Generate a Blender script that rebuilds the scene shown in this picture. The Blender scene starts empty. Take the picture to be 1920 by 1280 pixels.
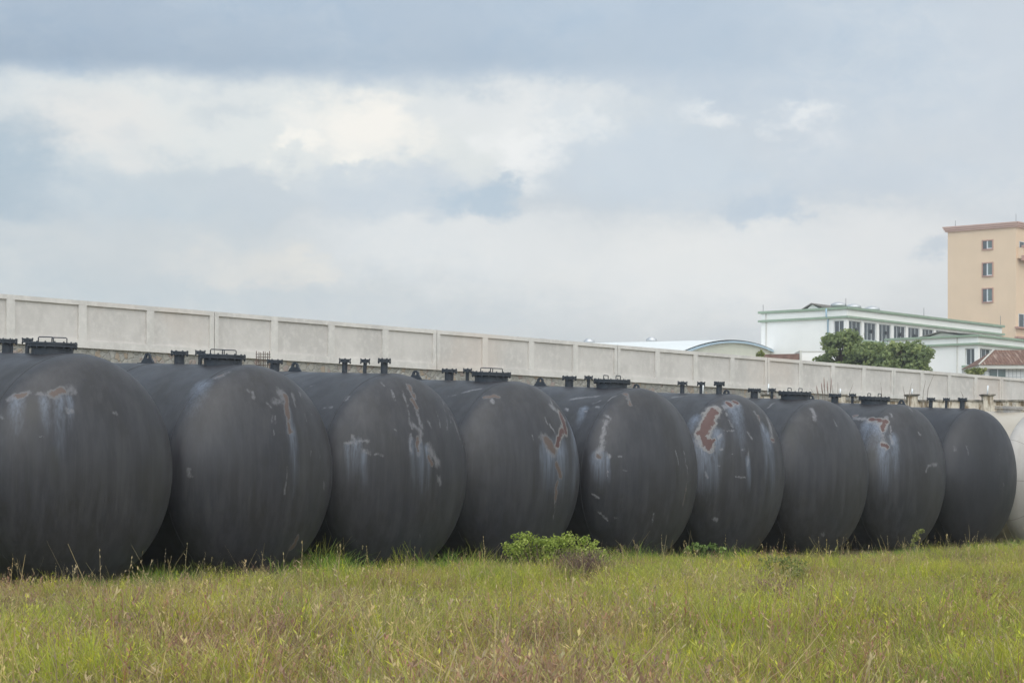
import bpy, math, random
import numpy as np
from mathutils import Vector, Matrix, Euler
random.seed(7)
rng = np.random.default_rng(11)
S = bpy.context.scene
COL = S.collection
RAD = math.radians

# ------------------------------------------------------------------ camera
F = 4400.0            # focal length in photo pixels (1920 wide)
HOR = 919.0           # photo row of the horizon
EYE = 1.42            # camera height above the field
cam_d = bpy.data.cameras.new('camera')
cam = bpy.data.objects.new('camera', cam_d)
COL.objects.link(cam)
cam_d.sensor_width = 36.0
cam_d.lens = F / 1920 * 36.0
cam_d.shift_y = (HOR - 640) / 1920
cam_d.clip_start = 0.5
cam_d.clip_end = 8000
cam.location = (0, 0, EYE)
cam.rotation_euler = (RAD(90), 0, 0)
S.camera = cam

def pt(u, v, Y):
    return Vector(((u - 960) / F * Y, Y, EYE + (HOR - v) / F * Y))

def srgb(r, g, b, k=1.0):
    out = []
    for c in (r, g, b):
        c /= 255.0
        out.append((c / 12.92 if c <= 0.04045 else ((c + 0.055) / 1.055) ** 2.4) * k)
    return tuple(out) + (1.0,)

# ------------------------------------------------------------------ node helper
class NT:
    def __init__(self, tree):
        self.t = tree
        tree.nodes.clear()
    def n(self, typ, **kw):
        nd = self.t.nodes.new(typ)
        for k, v in kw.items():
            setattr(nd, k, v)
        return nd
    def put(self, sock, val):
        if isinstance(val, bpy.types.NodeSocket):
            self.t.links.new(val, sock)
        else:
            sock.default_value = val
    def m(self, op, a, b=0.0, c=None, clamp=False):
        nd = self.n('ShaderNodeMath', operation=op, use_clamp=clamp)
        self.put(nd.inputs[0], a)
        self.put(nd.inputs[1], b)
        if c is not None:
            self.put(nd.inputs[2], c)
        return nd.outputs[0]
    def v(self, op, a, b=None, scale=None):
        nd = self.n('ShaderNodeVectorMath', operation=op)
        self.put(nd.inputs[0], a)
        if b is not None:
            self.put(nd.inputs[1], b)
        if scale is not None:
            self.put(nd.inputs['Scale'], scale)
        return nd.outputs['Value'] if op in ('DOT_PRODUCT', 'LENGTH', 'DISTANCE') else nd.outputs['Vector']
    def noise(self, vec, scale, detail=3.0, rough=0.55, color=False, dist=0.0):
        nd = self.n('ShaderNodeTexNoise')
        if vec is not None:
            self.put(nd.inputs['Vector'], vec)
        nd.inputs['Scale'].default_value = scale
        nd.inputs['Detail'].default_value = detail
        nd.inputs['Roughness'].default_value = rough
        nd.inputs['Distortion'].default_value = dist
        return nd.outputs['Color' if color else 'Fac']
    def mapr(self, x, a, b, c=0.0, d=1.0, smooth=False):
        nd = self.n('ShaderNodeMapRange')
        nd.interpolation_type = 'SMOOTHSTEP' if smooth else 'LINEAR'
        nd.clamp = True
        self.put(nd.inputs[0], x)
        for i, w in enumerate((a, b, c, d)):
            self.put(nd.inputs[i + 1], w)
        return nd.outputs[0]
    def mix(self, f, a, b, blend='MIX'):
        nd = self.n('ShaderNodeMix', data_type='RGBA', blend_type=blend)
        self.put(nd.inputs[0], f)
        self.put(nd.inputs[6], a)
        self.put(nd.inputs[7], b)
        return nd.outputs[2]
    def xyz(self, v):
        nd = self.n('ShaderNodeSeparateXYZ')
        self.put(nd.inputs[0], v)
        return nd.outputs
    def comb(self, x, y, z):
        nd = self.n('ShaderNodeCombineXYZ')
        for i, w in enumerate((x, y, z)):
            self.put(nd.inputs[i], w)
        return nd.outputs[0]
    def mapping(self, vec, scale):
        return self.v('MULTIPLY', vec, scale)

def mat(name):
    m = bpy.data.materials.new(name)
    m.use_nodes = True
    return m, NT(m.node_tree)

def finish(N, color, rough=0.6, spec=0.5, metal=0.0, bump=None, bstr=0.2, bdist=0.02, transl=None):
    p = N.n('ShaderNodeBsdfPrincipled')
    N.put(p.inputs['Base Color'], color)
    N.put(p.inputs['Roughness'], rough)
    N.put(p.inputs['Specular IOR Level'], spec)
    N.put(p.inputs['Metallic'], metal)
    if bump is not None:
        b = N.n('ShaderNodeBump')
        b.inputs['Strength'].default_value = bstr
        b.inputs['Distance'].default_value = bdist
        N.put(b.inputs['Height'], bump)
        N.put(p.inputs['Normal'], b.outputs[0])
    o = N.n('ShaderNodeOutputMaterial')
    sh = p.outputs[0]
    if transl is not None:
        t = N.n('ShaderNodeBsdfTranslucent')
        N.put(t.inputs['Color'], color)
        mx = N.n('ShaderNodeMixShader')
        mx.inputs[0].default_value = transl
        N.t.links.new(sh, mx.inputs[1])
        N.t.links.new(t.outputs[0], mx.inputs[2])
        sh = mx.outputs[0]
    N.t.links.new(sh, o.inputs[0])
    return p

# ------------------------------------------------------------------ world, sun, exposure
EXPO = 0.45
KE = 2 ** (-EXPO)
SUN_EL, SUN_AZ = RAD(54), RAD(172)      # azimuth clockwise from +Y: behind the camera
world = bpy.data.worlds.new('World')
S.world = world
world.use_nodes = True
W = NT(world.node_tree)
tc = W.n('ShaderNodeTexCoord').outputs['Generated']
dx, dy, dz = W.xyz(tc)
az = W.m('ARCTAN2', dx, dy)
el = W.m('ARCSINE', W.m('MINIMUM', W.m('MAXIMUM', dz, -1.0), 1.0))
U0 = W.m('MULTIPLY', az, F)
V0 = W.m('MULTIPLY', el, F)
dirs = W.comb(W.m('MULTIPLY', U0, 0.001), W.m('MULTIPLY', V0, 0.0016), 0.0)
w1 = W.xyz(W.noise(dirs, 3.2, 6.0, 0.62, color=True))
w2 = W.xyz(W.noise(dirs, 9.0, 8.0, 0.66, color=True))
def warp(base, a, b, k1, k2):
    t = W.m('MULTIPLY_ADD', W.m('SUBTRACT', a, 0.5), k1, base)
    return W.m('MULTIPLY_ADD', W.m('SUBTRACT', b, 0.5), k2, t)
Uw = warp(U0, w1[0], w2[0], 200, 230)
Vw = warp(V0, w1[1], w2[1], 100, 150)
Us = warp(U0, w1[0], w2[0], 200, 0)      # gentler warp for the soft high deck
Vs = warp(V0, w1[1], w2[1], 60, 16)
# base: soft gradient low to high and left to right
lo = W.mix(W.mapr(U0, -960, 960), srgb(206, 212, 216), srgb(216, 218, 221))
hi = W.mix(W.mapr(U0, -960, 900), srgb(176, 192, 210), srgb(205, 213, 223))
col = W.mix(W.mapr(Vs, 300, 800, smooth=True), lo, hi)
def blob(u, v, a, b, c, amt=1.0, soft=0.15, edge=1.0):
    """soft noise-warped cloud patch centred on a sky direction (in 1/4400 rad)"""
    global col
    x = W.m('DIVIDE', W.m('SUBTRACT', Uw, u - 960), a)
    y = W.m('DIVIDE', W.m('SUBTRACT', Vw, HOR - v), b)
    d = W.m('SQRT', W.m('ADD', W.m('MULTIPLY', x, x), W.m('MULTIPLY', y, y)))
    f = W.mapr(d, edge, soft, 0.0, amt, smooth=True)
    col = W.mix(f, col, srgb(*c))
blob(1330, 500, 560, 130, (232, 233, 234), 0.95, 0.25, 1.2)
blob(1600, 470, 260, 90, (228, 229, 231), 0.8, 0.2, 1.2)
blob(820, 460, 330, 95, (229, 231, 233), 0.85, 0.2, 1.2)
blob(470, 500, 190, 55, (224, 223, 221), 0.9, 0.2, 1.1)
blob(590, 500, 70, 35, (230, 228, 224), 0.7, 0.2, 1.1)
blob(430, 255, 1000, 150, (228, 231, 231), 0.95, 0.35, 1.1)
blob(180, 250, 240, 80, (231, 230, 229), 0.8, 0.2, 1.1)
blob(690, 240, 190, 85, (247, 244, 239), 1.0, 0.2)
blob(985, 285, 120, 95, (240, 241, 242), 0.95, 0.2)
blob(960, 215, 260, 60, (230, 232, 234), 0.8, 0.2)
blob(450, 215, 100, 42, (208, 215, 221), 0.8, 0.1)
blob(560, 272, 50, 26, (250, 247, 241), 0.8, 0.1)
blob(665, 298, 60, 22, (250, 247, 241), 0.8, 0.1)
blob(1100, 255, 70, 30, (240, 241, 241), 0.7, 0.1)
blob(1050, 225, 60, 40, (214, 221, 228), 0.6, 0.1)
blob(790, 215, 90, 40, (219, 224, 228), 0.7, 0.1)
blob(130, 215, 110, 28, (218, 222, 225), 0.6, 0.1)
blob(250, 265, 90, 30, (214, 219, 224), 0.6, 0.1)
blob(5, 330, 175, 140, (181, 195, 208), 0.95, 0.3, 1.1)
blob(320, 372, 280, 100, (201, 210, 218), 0.9, 0.35, 1.05)
blob(480, 360, 130, 70, (203, 211, 219), 0.9, 0.5, 1.05)
blob(760, 362, 260, 72, (206, 214, 223), 0.9, 0.35, 1.05)
blob(905, 372, 105, 58, (189, 203, 217), 1.0, 0.4, 1.05)
blob(1240, 315, 260, 105, (206, 215, 225), 0.92, 0.35, 1.08)
blob(1440, 385, 90, 50, (195, 206, 219), 0.9, 0.35, 1.05)
blob(1640, 340, 260, 60, (204, 212, 222), 0.85, 0.3, 1.1)
blob(1340, 218, 95, 34, (235, 237, 239), 0.75, 0.0)
blob(1505, 235, 80, 32, (235, 237, 239), 0.75, 0.0)
blob(1530, 280, 70, 50, (220, 224, 230), 0.6, 0.0)
blob(1760, 480, 80, 38, (196, 205, 216), 0.8, 0.2)
blob(230, 460, 420, 60, (212, 216, 219), 0.6, 0.1, 1.2)
blob(700, 590, 420, 40, (206, 212, 218), 0.5, 0.1, 1.2)
blob(250, 565, 420, 40, (201, 209, 215), 0.6, 0.1, 1.2)
# the darker blue-grey deck at the top with a soft wavy lower edge
deckx = W.mapr(Us, 1050, 100, 0.0, 1.0, smooth=True)
deckv = W.mapr(Vs, 742, 800, 0.0, 1.0, smooth=True)
deckc = W.mix(W.mapr(U0, -900, 300), srgb(168, 182, 199), srgb(187, 200, 215))
deckc = W.mix(W.mapr(V0, 800, 950), deckc, W.mix(0.5, deckc, srgb(190, 204, 221)))
col = W.mix(W.m('MULTIPLY', deckx, deckv), col, deckc)
# fine cloud grain
gr = W.mapr(W.noise(dirs, 4.5, 9.0, 0.62, dist=0.4), 0.3, 0.7)
gr2 = W.mapr(W.noise(W.v('ADD', dirs, (3.1, 1.7, 0.4)), 14.0, 8.0, 0.68, dist=0.6), 0.32, 0.68)
gr3 = W.mapr(W.noise(W.v('ADD', dirs, (7.3, 2.9, 1.4)), 2.2, 4.0, 0.5), 0.40, 0.62, smooth=True)
col = W.mix(W.m('MULTIPLY', gr3, 0.55), col, W.mix(gr2, srgb(172, 181, 191), srgb(214, 212, 208)), 'SOFT_LIGHT')
col = W.mix(0.45, col, W.mix(gr, srgb(176, 182, 188), srgb(208, 207, 204)), 'SOFT_LIGHT')
col = W.v('ADD', W.v('MULTIPLY', col, (1.22, 1.22, 1.22)), (-0.112, -0.119, -0.130))   # clearer cloud contrast, seen through the haze
# overcast: higher up (outside the frame) the sky is brighter than near the horizon
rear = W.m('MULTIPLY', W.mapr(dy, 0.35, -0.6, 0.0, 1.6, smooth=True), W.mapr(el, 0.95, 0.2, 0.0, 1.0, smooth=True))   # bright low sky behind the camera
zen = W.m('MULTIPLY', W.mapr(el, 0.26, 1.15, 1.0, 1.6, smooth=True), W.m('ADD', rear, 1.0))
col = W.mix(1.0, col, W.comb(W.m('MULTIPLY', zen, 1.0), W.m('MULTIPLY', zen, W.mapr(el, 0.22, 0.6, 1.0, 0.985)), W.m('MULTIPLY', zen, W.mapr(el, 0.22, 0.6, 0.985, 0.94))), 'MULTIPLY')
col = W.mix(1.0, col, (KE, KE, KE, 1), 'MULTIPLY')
sky = W.n('ShaderNodeTexSky', sky_type='NISHITA')
sky.sun_disc = False
sky.sun_elevation = SUN_EL
sky.sun_rotation = SUN_AZ
bg1 = W.n('ShaderNodeBackground')
W.put(bg1.inputs[0], sky.outputs[0])
bg1.inputs[1].default_value = 0.08
bg2 = W.n('ShaderNodeBackground')
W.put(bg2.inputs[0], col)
mx = W.n('ShaderNodeMixShader')
mx.inputs[0].default_value = 0.95          # cloud cover
W.t.links.new(bg1.outputs[0], mx.inputs[1])
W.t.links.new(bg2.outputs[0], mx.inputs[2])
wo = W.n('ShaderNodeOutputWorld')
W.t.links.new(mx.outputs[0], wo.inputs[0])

sun_d = bpy.data.lights.new('sun', 'SUN')
sun_d.energy = 1.3
sun_d.angle = RAD(75)
sun_d.color = (1.0, 0.96, 0.9)
sun = bpy.data.objects.new('sun', sun_d)
COL.objects.link(sun)
sd = Vector((math.sin(SUN_AZ) * math.cos(SUN_EL), math.cos(SUN_AZ) * math.cos(SUN_EL), math.sin(SUN_EL)))
sun.rotation_euler = sd.to_track_quat('Z', 'Y').to_euler()
sun.location = (0, -20, 60)
S.view_settings.view_transform = 'Standard'
S.view_settings.look = 'None'
S.view_settings.gamma = 1
S.view_settings.exposure = EXPO

# ------------------------------------------------------------------ mesh helper
class MB:
    def __init__(self):
        self.v, self.f, self.s = [], [], []
    def add(self, vs, fs, smooth=False):
        o = len(self.v)
        self.v += [tuple(p) for p in vs]
        self.f += [tuple(i + o for i in q) for q in fs]
        self.s += [smooth] * len(fs)
        return self
    def box(self, x0, x1, y0, y1, z0, z1):
        vs = [(x0, y0, z0), (x1, y0, z0), (x1, y1, z0), (x0, y1, z0), (x0, y0, z1), (x1, y0, z1), (x1, y1, z1), (x0, y1, z1)]
        return self.add(vs, [(0, 3, 2, 1), (4, 5, 6, 7), (0, 1, 5, 4), (1, 2, 6, 5), (2, 3, 7, 6), (3, 0, 4, 7)])
    def lathe(self, prof, n=24, c=(0, 0, 0), axis='z', smooth=True):
        """closed-off surface of revolution from (radius, height) pairs"""
        vs, fs = [], []
        for r, h in prof:
            for k in range(n):
                a = 2 * math.pi * k / n
                p = (r * math.cos(a), r * math.sin(a), h)
                if axis == 'y':
                    p = (p[0], p[2], p[1])
                if axis == 'x':
                    p = (p[2], p[0], p[1])
                vs.append((p[0] + c[0], p[1] + c[1], p[2] + c[2]))
        flip = axis == 'y'
        for i in range(len(prof) - 1):
            for k in range(n):
                q = (i * n + k, i * n + (k + 1) % n, (i + 1) * n + (k + 1) % n, (i + 1) * n + k)
                fs.append(q[::-1] if flip else q)
        self.add(vs, fs, smooth)
        e = tuple(range(n))
        t = tuple((len(prof) - 1) * n + k for k in range(n))
        self.add(vs, [e if flip else e[::-1], t[::-1] if flip else t])
        return self
    def cyl(self, c, r, z0, z1, n=20, smooth=True):
        return self.lathe([(r, z0), (r, z1)], n, c, 'z', smooth)
    def tube(self, pts, r, n=6, smooth=True):
        pts = [Vector(p) for p in pts]
        rs = r if isinstance(r, (list, tuple)) else [r] * len(pts)
        vs, fs = [], []
        prev = None
        for i, p in enumerate(pts):
            d = (pts[min(i + 1, len(pts) - 1)] - pts[max(i - 1, 0)]).normalized()
            a = prev if prev is not None else (Vector((1, 0, 0)) if abs(d.x) < 0.9 else Vector((0, 1, 0)))
            a = (a - d * a.dot(d)).normalized()
            prev = a
            b = d.cross(a)
            for k in range(n):
                t = 2 * math.pi * k / n
                vs.append(p + a * (math.cos(t) * rs[i]) + b * (math.sin(t) * rs[i]))
        for i in range(len(pts) - 1):
            for k in range(n):
                fs.append((i * n + k, i * n + (k + 1) % n, (i + 1) * n + (k + 1) % n, (i + 1) * n + k))
        fs.append(tuple(range(n))[::-1])
        fs.append(tuple((len(pts) - 1) * n + k for k in range(n)))
        return self.add(vs, fs, smooth)
    def build(self, name, m, parent=None, loc=(0, 0, 0), rot=None):
        me = bpy.data.meshes.new(name)
        me.from_pydata(self.v, [], self.f)
        me.polygons.foreach_set('use_smooth', self.s)
        me.materials.append(m)
        me.update()
        o = bpy.data.objects.new(name, me)
        COL.objects.link(o)
        o.parent = parent
        o.location = loc
        if rot:
            o.rotation_euler = rot
        return o

def tag(o, label=None, cat=None, group=None, kind=None):
    if label: o['label'] = label
    if cat: o['category'] = cat
    if group: o['group'] = group
    if kind: o['kind'] = kind
    return o
def empty(name, loc, rot=(0, 0, 0)):
    o = bpy.data.objects.new(name, None)
    o.empty_display_size = 0.3
    COL.objects.link(o)
    o.location = loc
    o.rotation_euler = rot
    return o
def np_mesh(name, verts, faces_flat, sizes, m, attrs=None, smooth=False):
    """fast mesh from arrays; attrs = {name: per-vertex floats}"""
    me = bpy.data.meshes.new(name)
    me.vertices.add(len(verts))
    me.vertices.foreach_set('co', np.asarray(verts, np.float32).ravel())
    me.loops.add(len(faces_flat))
    me.loops.foreach_set('vertex_index', np.asarray(faces_flat, np.int32))
    st = np.concatenate([[0], np.cumsum(sizes)[:-1]]).astype(np.int32)
    me.polygons.add(len(sizes))
    me.polygons.foreach_set('loop_start', st)
    me.polygons.foreach_set('use_smooth', np.full(len(sizes), smooth))
    for k, a in (attrs or {}).items():
        at = me.attributes.new(k, 'FLOAT', 'POINT')
        at.data.foreach_set('value', np.asarray(a, np.float32))
    if m: me.materials.append(m)
    me.update(calc_edges=True)
    return me

# ------------------------------------------------------------------ tank poses (fitted once from the photograph)
R = 1.645
KH = 0.4685                     # head depth / radius
YAW, TILT = RAD(50.04), RAD(2.6)
ZC = EYE + 0.246
LT = 8.2                        # cylinder length
TPOS = [(-6.05, 32.53), (-3.99, 35.45), (-1.96, 38.05), (-0.01, 40.81), (2.29, 43.49),
        (4.25, 46.21), (6.34, 48.92), (8.48, 51.65), (10.64, 54.34), (12.68, 57.05)]
TROT = Euler((TILT, 0, YAW)).to_matrix()
def tank_matrix(i):
    c = Vector((TPOS[i][0], TPOS[i][1], ZC))
    return Matrix.Translation(c - TROT @ Vector((0, 0, R))) @ TROT.to_4x4()
TM = [tank_matrix(i) for i in range(10)]
TMI = [m.inverted() for m in TM]
def to_px(w):
    return 960 + F * w.x / w.y, HOR - F * (w.z - EYE) / w.y
def y_at(i, u):
    """local distance along the tank top whose projection falls at photo column u"""
    a, b = -0.5, LT
    for _ in range(40):
        m = (a + b) / 2
        if to_px(TM[i] @ Vector((0, m, 2 * R)))[0] > u: a = m
        else: b = m
    return a
def on_tank(i, u, v):
    """point of the tank's shell (local) seen in direction of photo pixel (u, v)"""
    o = TMI[i] @ Vector((0, 0, EYE))
    c = Vector((0, 0, R))
    for sh in range(60):
        d = (TMI[i].to_3x3() @ Vector(((u - 960) / F, 1, (HOR - v) / F)))
        best = None
        for k in (KH, None):
            sc = Vector((1, 1 / k if k else 0, 1))
            oo = Vector(((o - c).x * sc.x, (o - c).y * sc.y, (o - c).z))
            dd = Vector((d.x, d.y * sc.y, d.z))
            A, B, Cc = dd.dot(dd), oo.dot(dd), oo.dot(oo) - R * R
            q = B * B - A * Cc
            if q < 0: continue
            t = (-B - math.sqrt(q)) / A
            p = o + d * t
            if (k and p.y <= 0) or (not k and p.y >= 0):
                if best is None or t < best[0]: best = (t, p)
        if best: return best[1]
        u -= 1
        v += 0.3
    return Vector((0, 0, R))

# ------------------------------------------------------------------ ground
RD = Vector((math.cos(YAW), math.sin(YAW)))        # along the row
BD = Vector((-math.sin(YAW), math.cos(YAW)))       # back along the tanks' axes
R0 = Vector(TPOS[0])
def ground_z(x, y):
    x = np.asarray(x, float); y = np.asarray(y, float)
    d = (x - R0.x) * BD.x + (y - R0.y) * BD.y
    # the front line bends slightly with the tanks' stagger
    s = (x - R0.x) * RD.x + (y - R0.y) * RD.y
    d = d + s * 0.045
    z = np.clip(d, 0, 11) * math.tan(TILT)
    z = z + 0.035 * np.sin(x * 0.9 + y * 0.37) * np.sin(y * 0.61 - x * 0.2) * np.clip((-d) / 4, 0, 1)
    z = z + np.clip((25 - y) / 25, 0, 1) * 0.04 * np.sin(x * 1.7 + 1)
    return z
m_soil, N = mat('soil')
P = N.n('ShaderNodeNewGeometry').outputs['Position']
a = N.noise(P, 0.7, 5); b = N.noise(P, 9.0, 6, 0.65)
c = N.mix(N.mapr(a, 0.35, 0.65), (0.15, 0.105, 0.05, 1), (0.13, 0.15, 0.045, 1))
c = N.mix(N.m('MULTIPLY', b, 0.8), c, (0.10, 0.085, 0.045, 1))
finish(N, c, 0.95, 0.1, bump=b, bstr=0.6, bdist=0.05)
def axis(lo, hi, step, far):
    core = np.arange(lo, hi + 1e-6, step)
    g = [step * 1.7 ** k for k in range(1, 60)]
    l, r = [], []
    p = lo
    for s_ in g:
        p -= s_
        l.append(p)
        if p < -far: break
    p = hi
    for s_ in g:
        p += s_
        r.append(p)
        if p > far: break
    return np.concatenate([l[::-1], core, r])
gx, gy = axis(-26, 30, 0.8, 3000), axis(-4, 76, 0.8, 3000)
XX, YY = np.meshgrid(gx, gy)
ZZ = ground_z(XX, YY)
nx, ny = len(gx), len(gy)
idx = np.arange(nx * ny).reshape(ny, nx)
q = np.stack([idx[:-1, :-1], idx[:-1, 1:], idx[1:, 1:], idx[1:, :-1]], -1).reshape(-1, 4)
g_me = np_mesh('ground', np.stack([XX.ravel(), YY.ravel(), ZZ.ravel()], 1), q.ravel(), np.full(len(q), 4), m_soil, smooth=True)
ground = bpy.data.objects.new('ground', g_me)
COL.objects.link(ground)
tag(ground, kind='structure')

# ------------------------------------------------------------------ plain materials
def simple(name, color, rough=0.6, var=0.12, scale=2.0, spec=0.4, metal=0.0, bstr=0.0, coord='Object', streak=0.0, dirt=None):
    m, N = mat(name)
    P = N.n('ShaderNodeTexCoord').outputs[coord]
    n1 = N.noise(P, scale, 6, 0.6)
    c = N.mix(N.mapr(n1, 0.3, 0.7), tuple(x * (1 - var) for x in color[:3]) + (1,), tuple(min(1, x * (1 + var)) for x in color[:3]) + (1,))
    if streak:
        st = N.noise(N.mapping(P, (3.0, 3.0, 0.25)), scale * 2, 5, 0.65)
        c = N.mix(N.mapr(st, 0.5, 0.8, 0, streak), c, dirt or tuple(x * 0.5 for x in color[:3]) + (1,))
    finish(N, c, rough, spec, metal, bump=n1 if bstr else None, bstr=bstr)
    return m

m_fit = simple('fitting_paint', (0.030, 0.036, 0.045), 0.5, 0.25, 9, 0.5)
m_silver = simple('bare_steel', (0.55, 0.55, 0.55), 0.42, 0.06, 1.5, 0.5, 0.7)
m_white = simple('white_wall_paint', (0.86, 0.835, 0.79), 0.8, 0.03, 0.35, 0.2, streak=0.12, dirt=(0.55, 0.57, 0.52, 1))
m_green = simple('green_trim_paint', (0.28, 0.355, 0.26), 0.7, 0.12, 0.8, 0.2)
m_glass = simple('window_glass', (0.035, 0.045, 0.05), 0.12, 0.4, 0.6, 0.6)
m_gglass = simple('green_window_glass', (0.075, 0.115, 0.105), 0.15, 0.2, 0.6, 0.6)
m_curtain = simple('curtain_cloth', (0.34, 0.31, 0.31), 0.9, 0.3, 3.0, 0.1)
m_frame = simple('white_frame_paint', (0.62, 0.64, 0.64), 0.5, 0.05, 2)
m_yellow = simple('ochre_wall_tile', (0.75, 0.56, 0.385), 0.75, 0.04, 0.25, 0.25, streak=0.10, dirt=(0.5, 0.4, 0.28, 1))
m_pink = simple('terracotta_trim_paint', (0.46, 0.27, 0.21), 0.7, 0.08, 0.8, 0.2)
m_pinktop = simple('pale_cornice_paint', (0.56, 0.37, 0.30), 0.7, 0.06, 0.8, 0.2)
m_grayroof = simple('weathered_roof_sheet', (0.16, 0.145, 0.125), 0.9, 0.25, 1.5, 0.2)
m_dark = simple('dark_interior', (0.05, 0.05, 0.055), 0.9, 0.2, 1.0, 0.2)
m_rod = simple('grey_metal_rod', (0.12, 0.12, 0.13), 0.6, 0.1, 5)
m_rust = simple('rusty_rebar_steel', (0.10, 0.07, 0.055), 0.9, 0.3, 8)
m_pvc = simple('white_plastic_pipe', (0.78, 0.80, 0.80), 0.4, 0.03, 3)
m_bluepipe = simple('pale_blue_pipe', (0.36, 0.50, 0.60), 0.5, 0.08, 2)
m_sheet = simple('white_roof_sheet', (0.70, 0.71, 0.69), 0.8, 0.03, 0.3, 0.1)
m_bluetrim = simple('blue_edge_flashing', (0.42, 0.55, 0.64), 0.6, 0.08, 0.5)
m_cream = simple('cream_cladding', (0.68, 0.67, 0.55), 0.75, 0.05, 0.3, 0.2)
m_fascia = simple('pale_fascia_paint', (0.58, 0.56, 0.50), 0.8, 0.1, 1.5, 0.2)
m_brick = simple('red_brick', (0.20, 0.12, 0.095), 0.9, 0.3, 3.0, 0.1)
m_bark = simple('bark', (0.09, 0.065, 0.045), 0.95, 0.3, 6, 0.1)
m_yard = simple('yard_soil', (0.22, 0.20, 0.15), 0.95, 0.2, 0.2, 0.1, coord='Generated')

# plaster of the long wall
def plaster(name, base, warmth=0.0):
    m, N = mat(name)
    P = N.n('ShaderNodeNewGeometry').outputs['Position']
    n1 = N.noise(P, 0.45, 5, 0.6); n2 = N.noise(P, 3.5, 7, 0.7)
    st = N.noise(N.mapping(P, (1.6, 1.6, 0.3)), 1.6, 6, 0.65)
    dark = tuple(x * 0.86 for x in base[:3]) + (1,)
    pale = tuple(min(1, x * 1.10) for x in base[:3]) + (1,)
    c = N.mix(N.mapr(n1, 0.38, 0.62, smooth=True), dark, base)
    c = N.mix(N.mapr(n2, 0.48, 0.66, 0, 0.7), c, pale)
    c = N.mix(N.mapr(st, 0.55, 0.75, 0, 0.35), c, (base[0] * 0.72, base[1] * 0.71, base[2] * 0.68, 1))
    bl = N.noise(P, 0.21, 3, 0.5)
    c = N.mix(N.mapr(bl, 0.56, 0.66, 0, 0.35), c, (base[0] * 0.98, base[1] * 0.86, base[2] * 0.78, 1))
    finish(N, c, 0.9, 0.15, bump=n2, bstr=0.25, bdist=0.02)
    return m
m_plaster = plaster('panel_plaster', (0.615, 0.578, 0.538, 1))
m_plasterf = plaster('frame_plaster', (0.66, 0.625, 0.58, 1))

# rubble stone
m_stone, N = mat('rubble_stone')
P = N.n('ShaderNodeNewGeometry').outputs['Position']
pw = N.v('ADD', P, N.v('SCALE', N.noise(P, 3.0, 3, color=True), scale=0.25))
vo = N.n('ShaderNodeTexVoronoi'); vo.inputs['Scale'].default_value = 4.2
N.put(vo.inputs['Vector'], pw)
ve = N.n('ShaderNodeTexVoronoi', feature='DISTANCE_TO_EDGE'); ve.inputs['Scale'].default_value = 4.2
N.put(ve.inputs['Vector'], pw)
cs = N.xyz(vo.outputs['Color'])
c = N.mix(cs[0], (0.30, 0.285, 0.26, 1), (0.44, 0.41, 0.36, 1))
c = N.mix(N.mapr(cs[1], 0.80, 0.84), c, (0.40, 0.31, 0.23, 1))
c = N.mix(N.mapr(cs[2], 0.86, 0.90), c, (0.35, 0.27, 0.24, 1))
c = N.mix(N.mapr(cs[1], 0.10, 0.06), c, (0.48, 0.46, 0.42, 1))
c = N.mix(N.m('MULTIPLY', N.noise(P, 14, 5, 0.7), 0.6), c, (0.25, 0.24, 0.21, 1))
c = N.mix(N.mapr(ve.outputs['Distance'], 0.07, 0.02), c, (0.33, 0.32, 0.29, 1))
finish(N, c, 0.95, 0.15, bump=N.mapr(ve.outputs['Distance'], 0.0, 0.15), bstr=0.6, bdist=0.06)

# stained old masonry
m_old, N = mat('stained_old_plaster')
P = N.n('ShaderNodeNewGeometry').outputs['Position']
st = N.noise(N.mapping(P, (2.2, 2.2, 0.5)), 2.2, 7, 0.7)
n2 = N.noise(P, 5, 6, 0.7)
c = N.mix(N.mapr(n2, 0.35, 0.65), (0.58, 0.50, 0.40, 1), (0.66, 0.60, 0.50, 1))
c = N.mix(N.mapr(st, 0.46, 0.58), c, (0.21, 0.155, 0.095, 1))
c = N.mix(N.mapr(N.noise(N.mapping(P, (3, 3, 1)), 3.1, 6, 0.75), 0.60, 0.68), c, (0.06, 0.055, 0.045, 1))
finish(N, c, 0.95, 0.1, bump=n2, bstr=0.4)
m_cap, N = mat('mouldy_cap_stone')
P = N.n('ShaderNodeNewGeometry').outputs['Position']
n2 = N.noise(P, 4, 6, 0.7)
c = N.mix(N.mapr(n2, 0.42, 0.60), (0.09, 0.085, 0.075, 1), (0.36, 0.32, 0.26, 1))
finish(N, c, 0.95, 0.1, bump=n2, bstr=0.4)

# red roof tiles
m_tile, N = mat('red_roof_tiles')
P = N.n('ShaderNodeTexCoord').outputs['Object']
wv = N.n('ShaderNodeTexWave', wave_type='BANDS', bands_direction='X')
wv.inputs['Scale'].default_value = 1.5; wv.inputs['Distortion'].default_value = 0.6
N.put(wv.inputs['Vector'], P)
n1 = N.noise(P, 2.2, 6, 0.7); n2 = N.noise(N.mapping(P, (4.0, 0.6, 0.6)), 1.3, 4, 0.6)
c = N.mix(N.mapr(n1, 0.35, 0.65), (0.14, 0.075, 0.055, 1), (0.23, 0.13, 0.09, 1))
c = N.mix(N.mapr(n2, 0.54, 0.66, 0, 0.7), c, (0.40, 0.31, 0.25, 1))
c = N.mix(N.mapr(wv.outputs['Fac'], 0.0, 0.35, 0.5, 0.0), c, (0.09, 0.05, 0.04, 1))
finish(N, c, 0.9, 0.2, bump=wv.outputs['Fac'], bstr=0.6, bdist=0.05)

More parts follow.
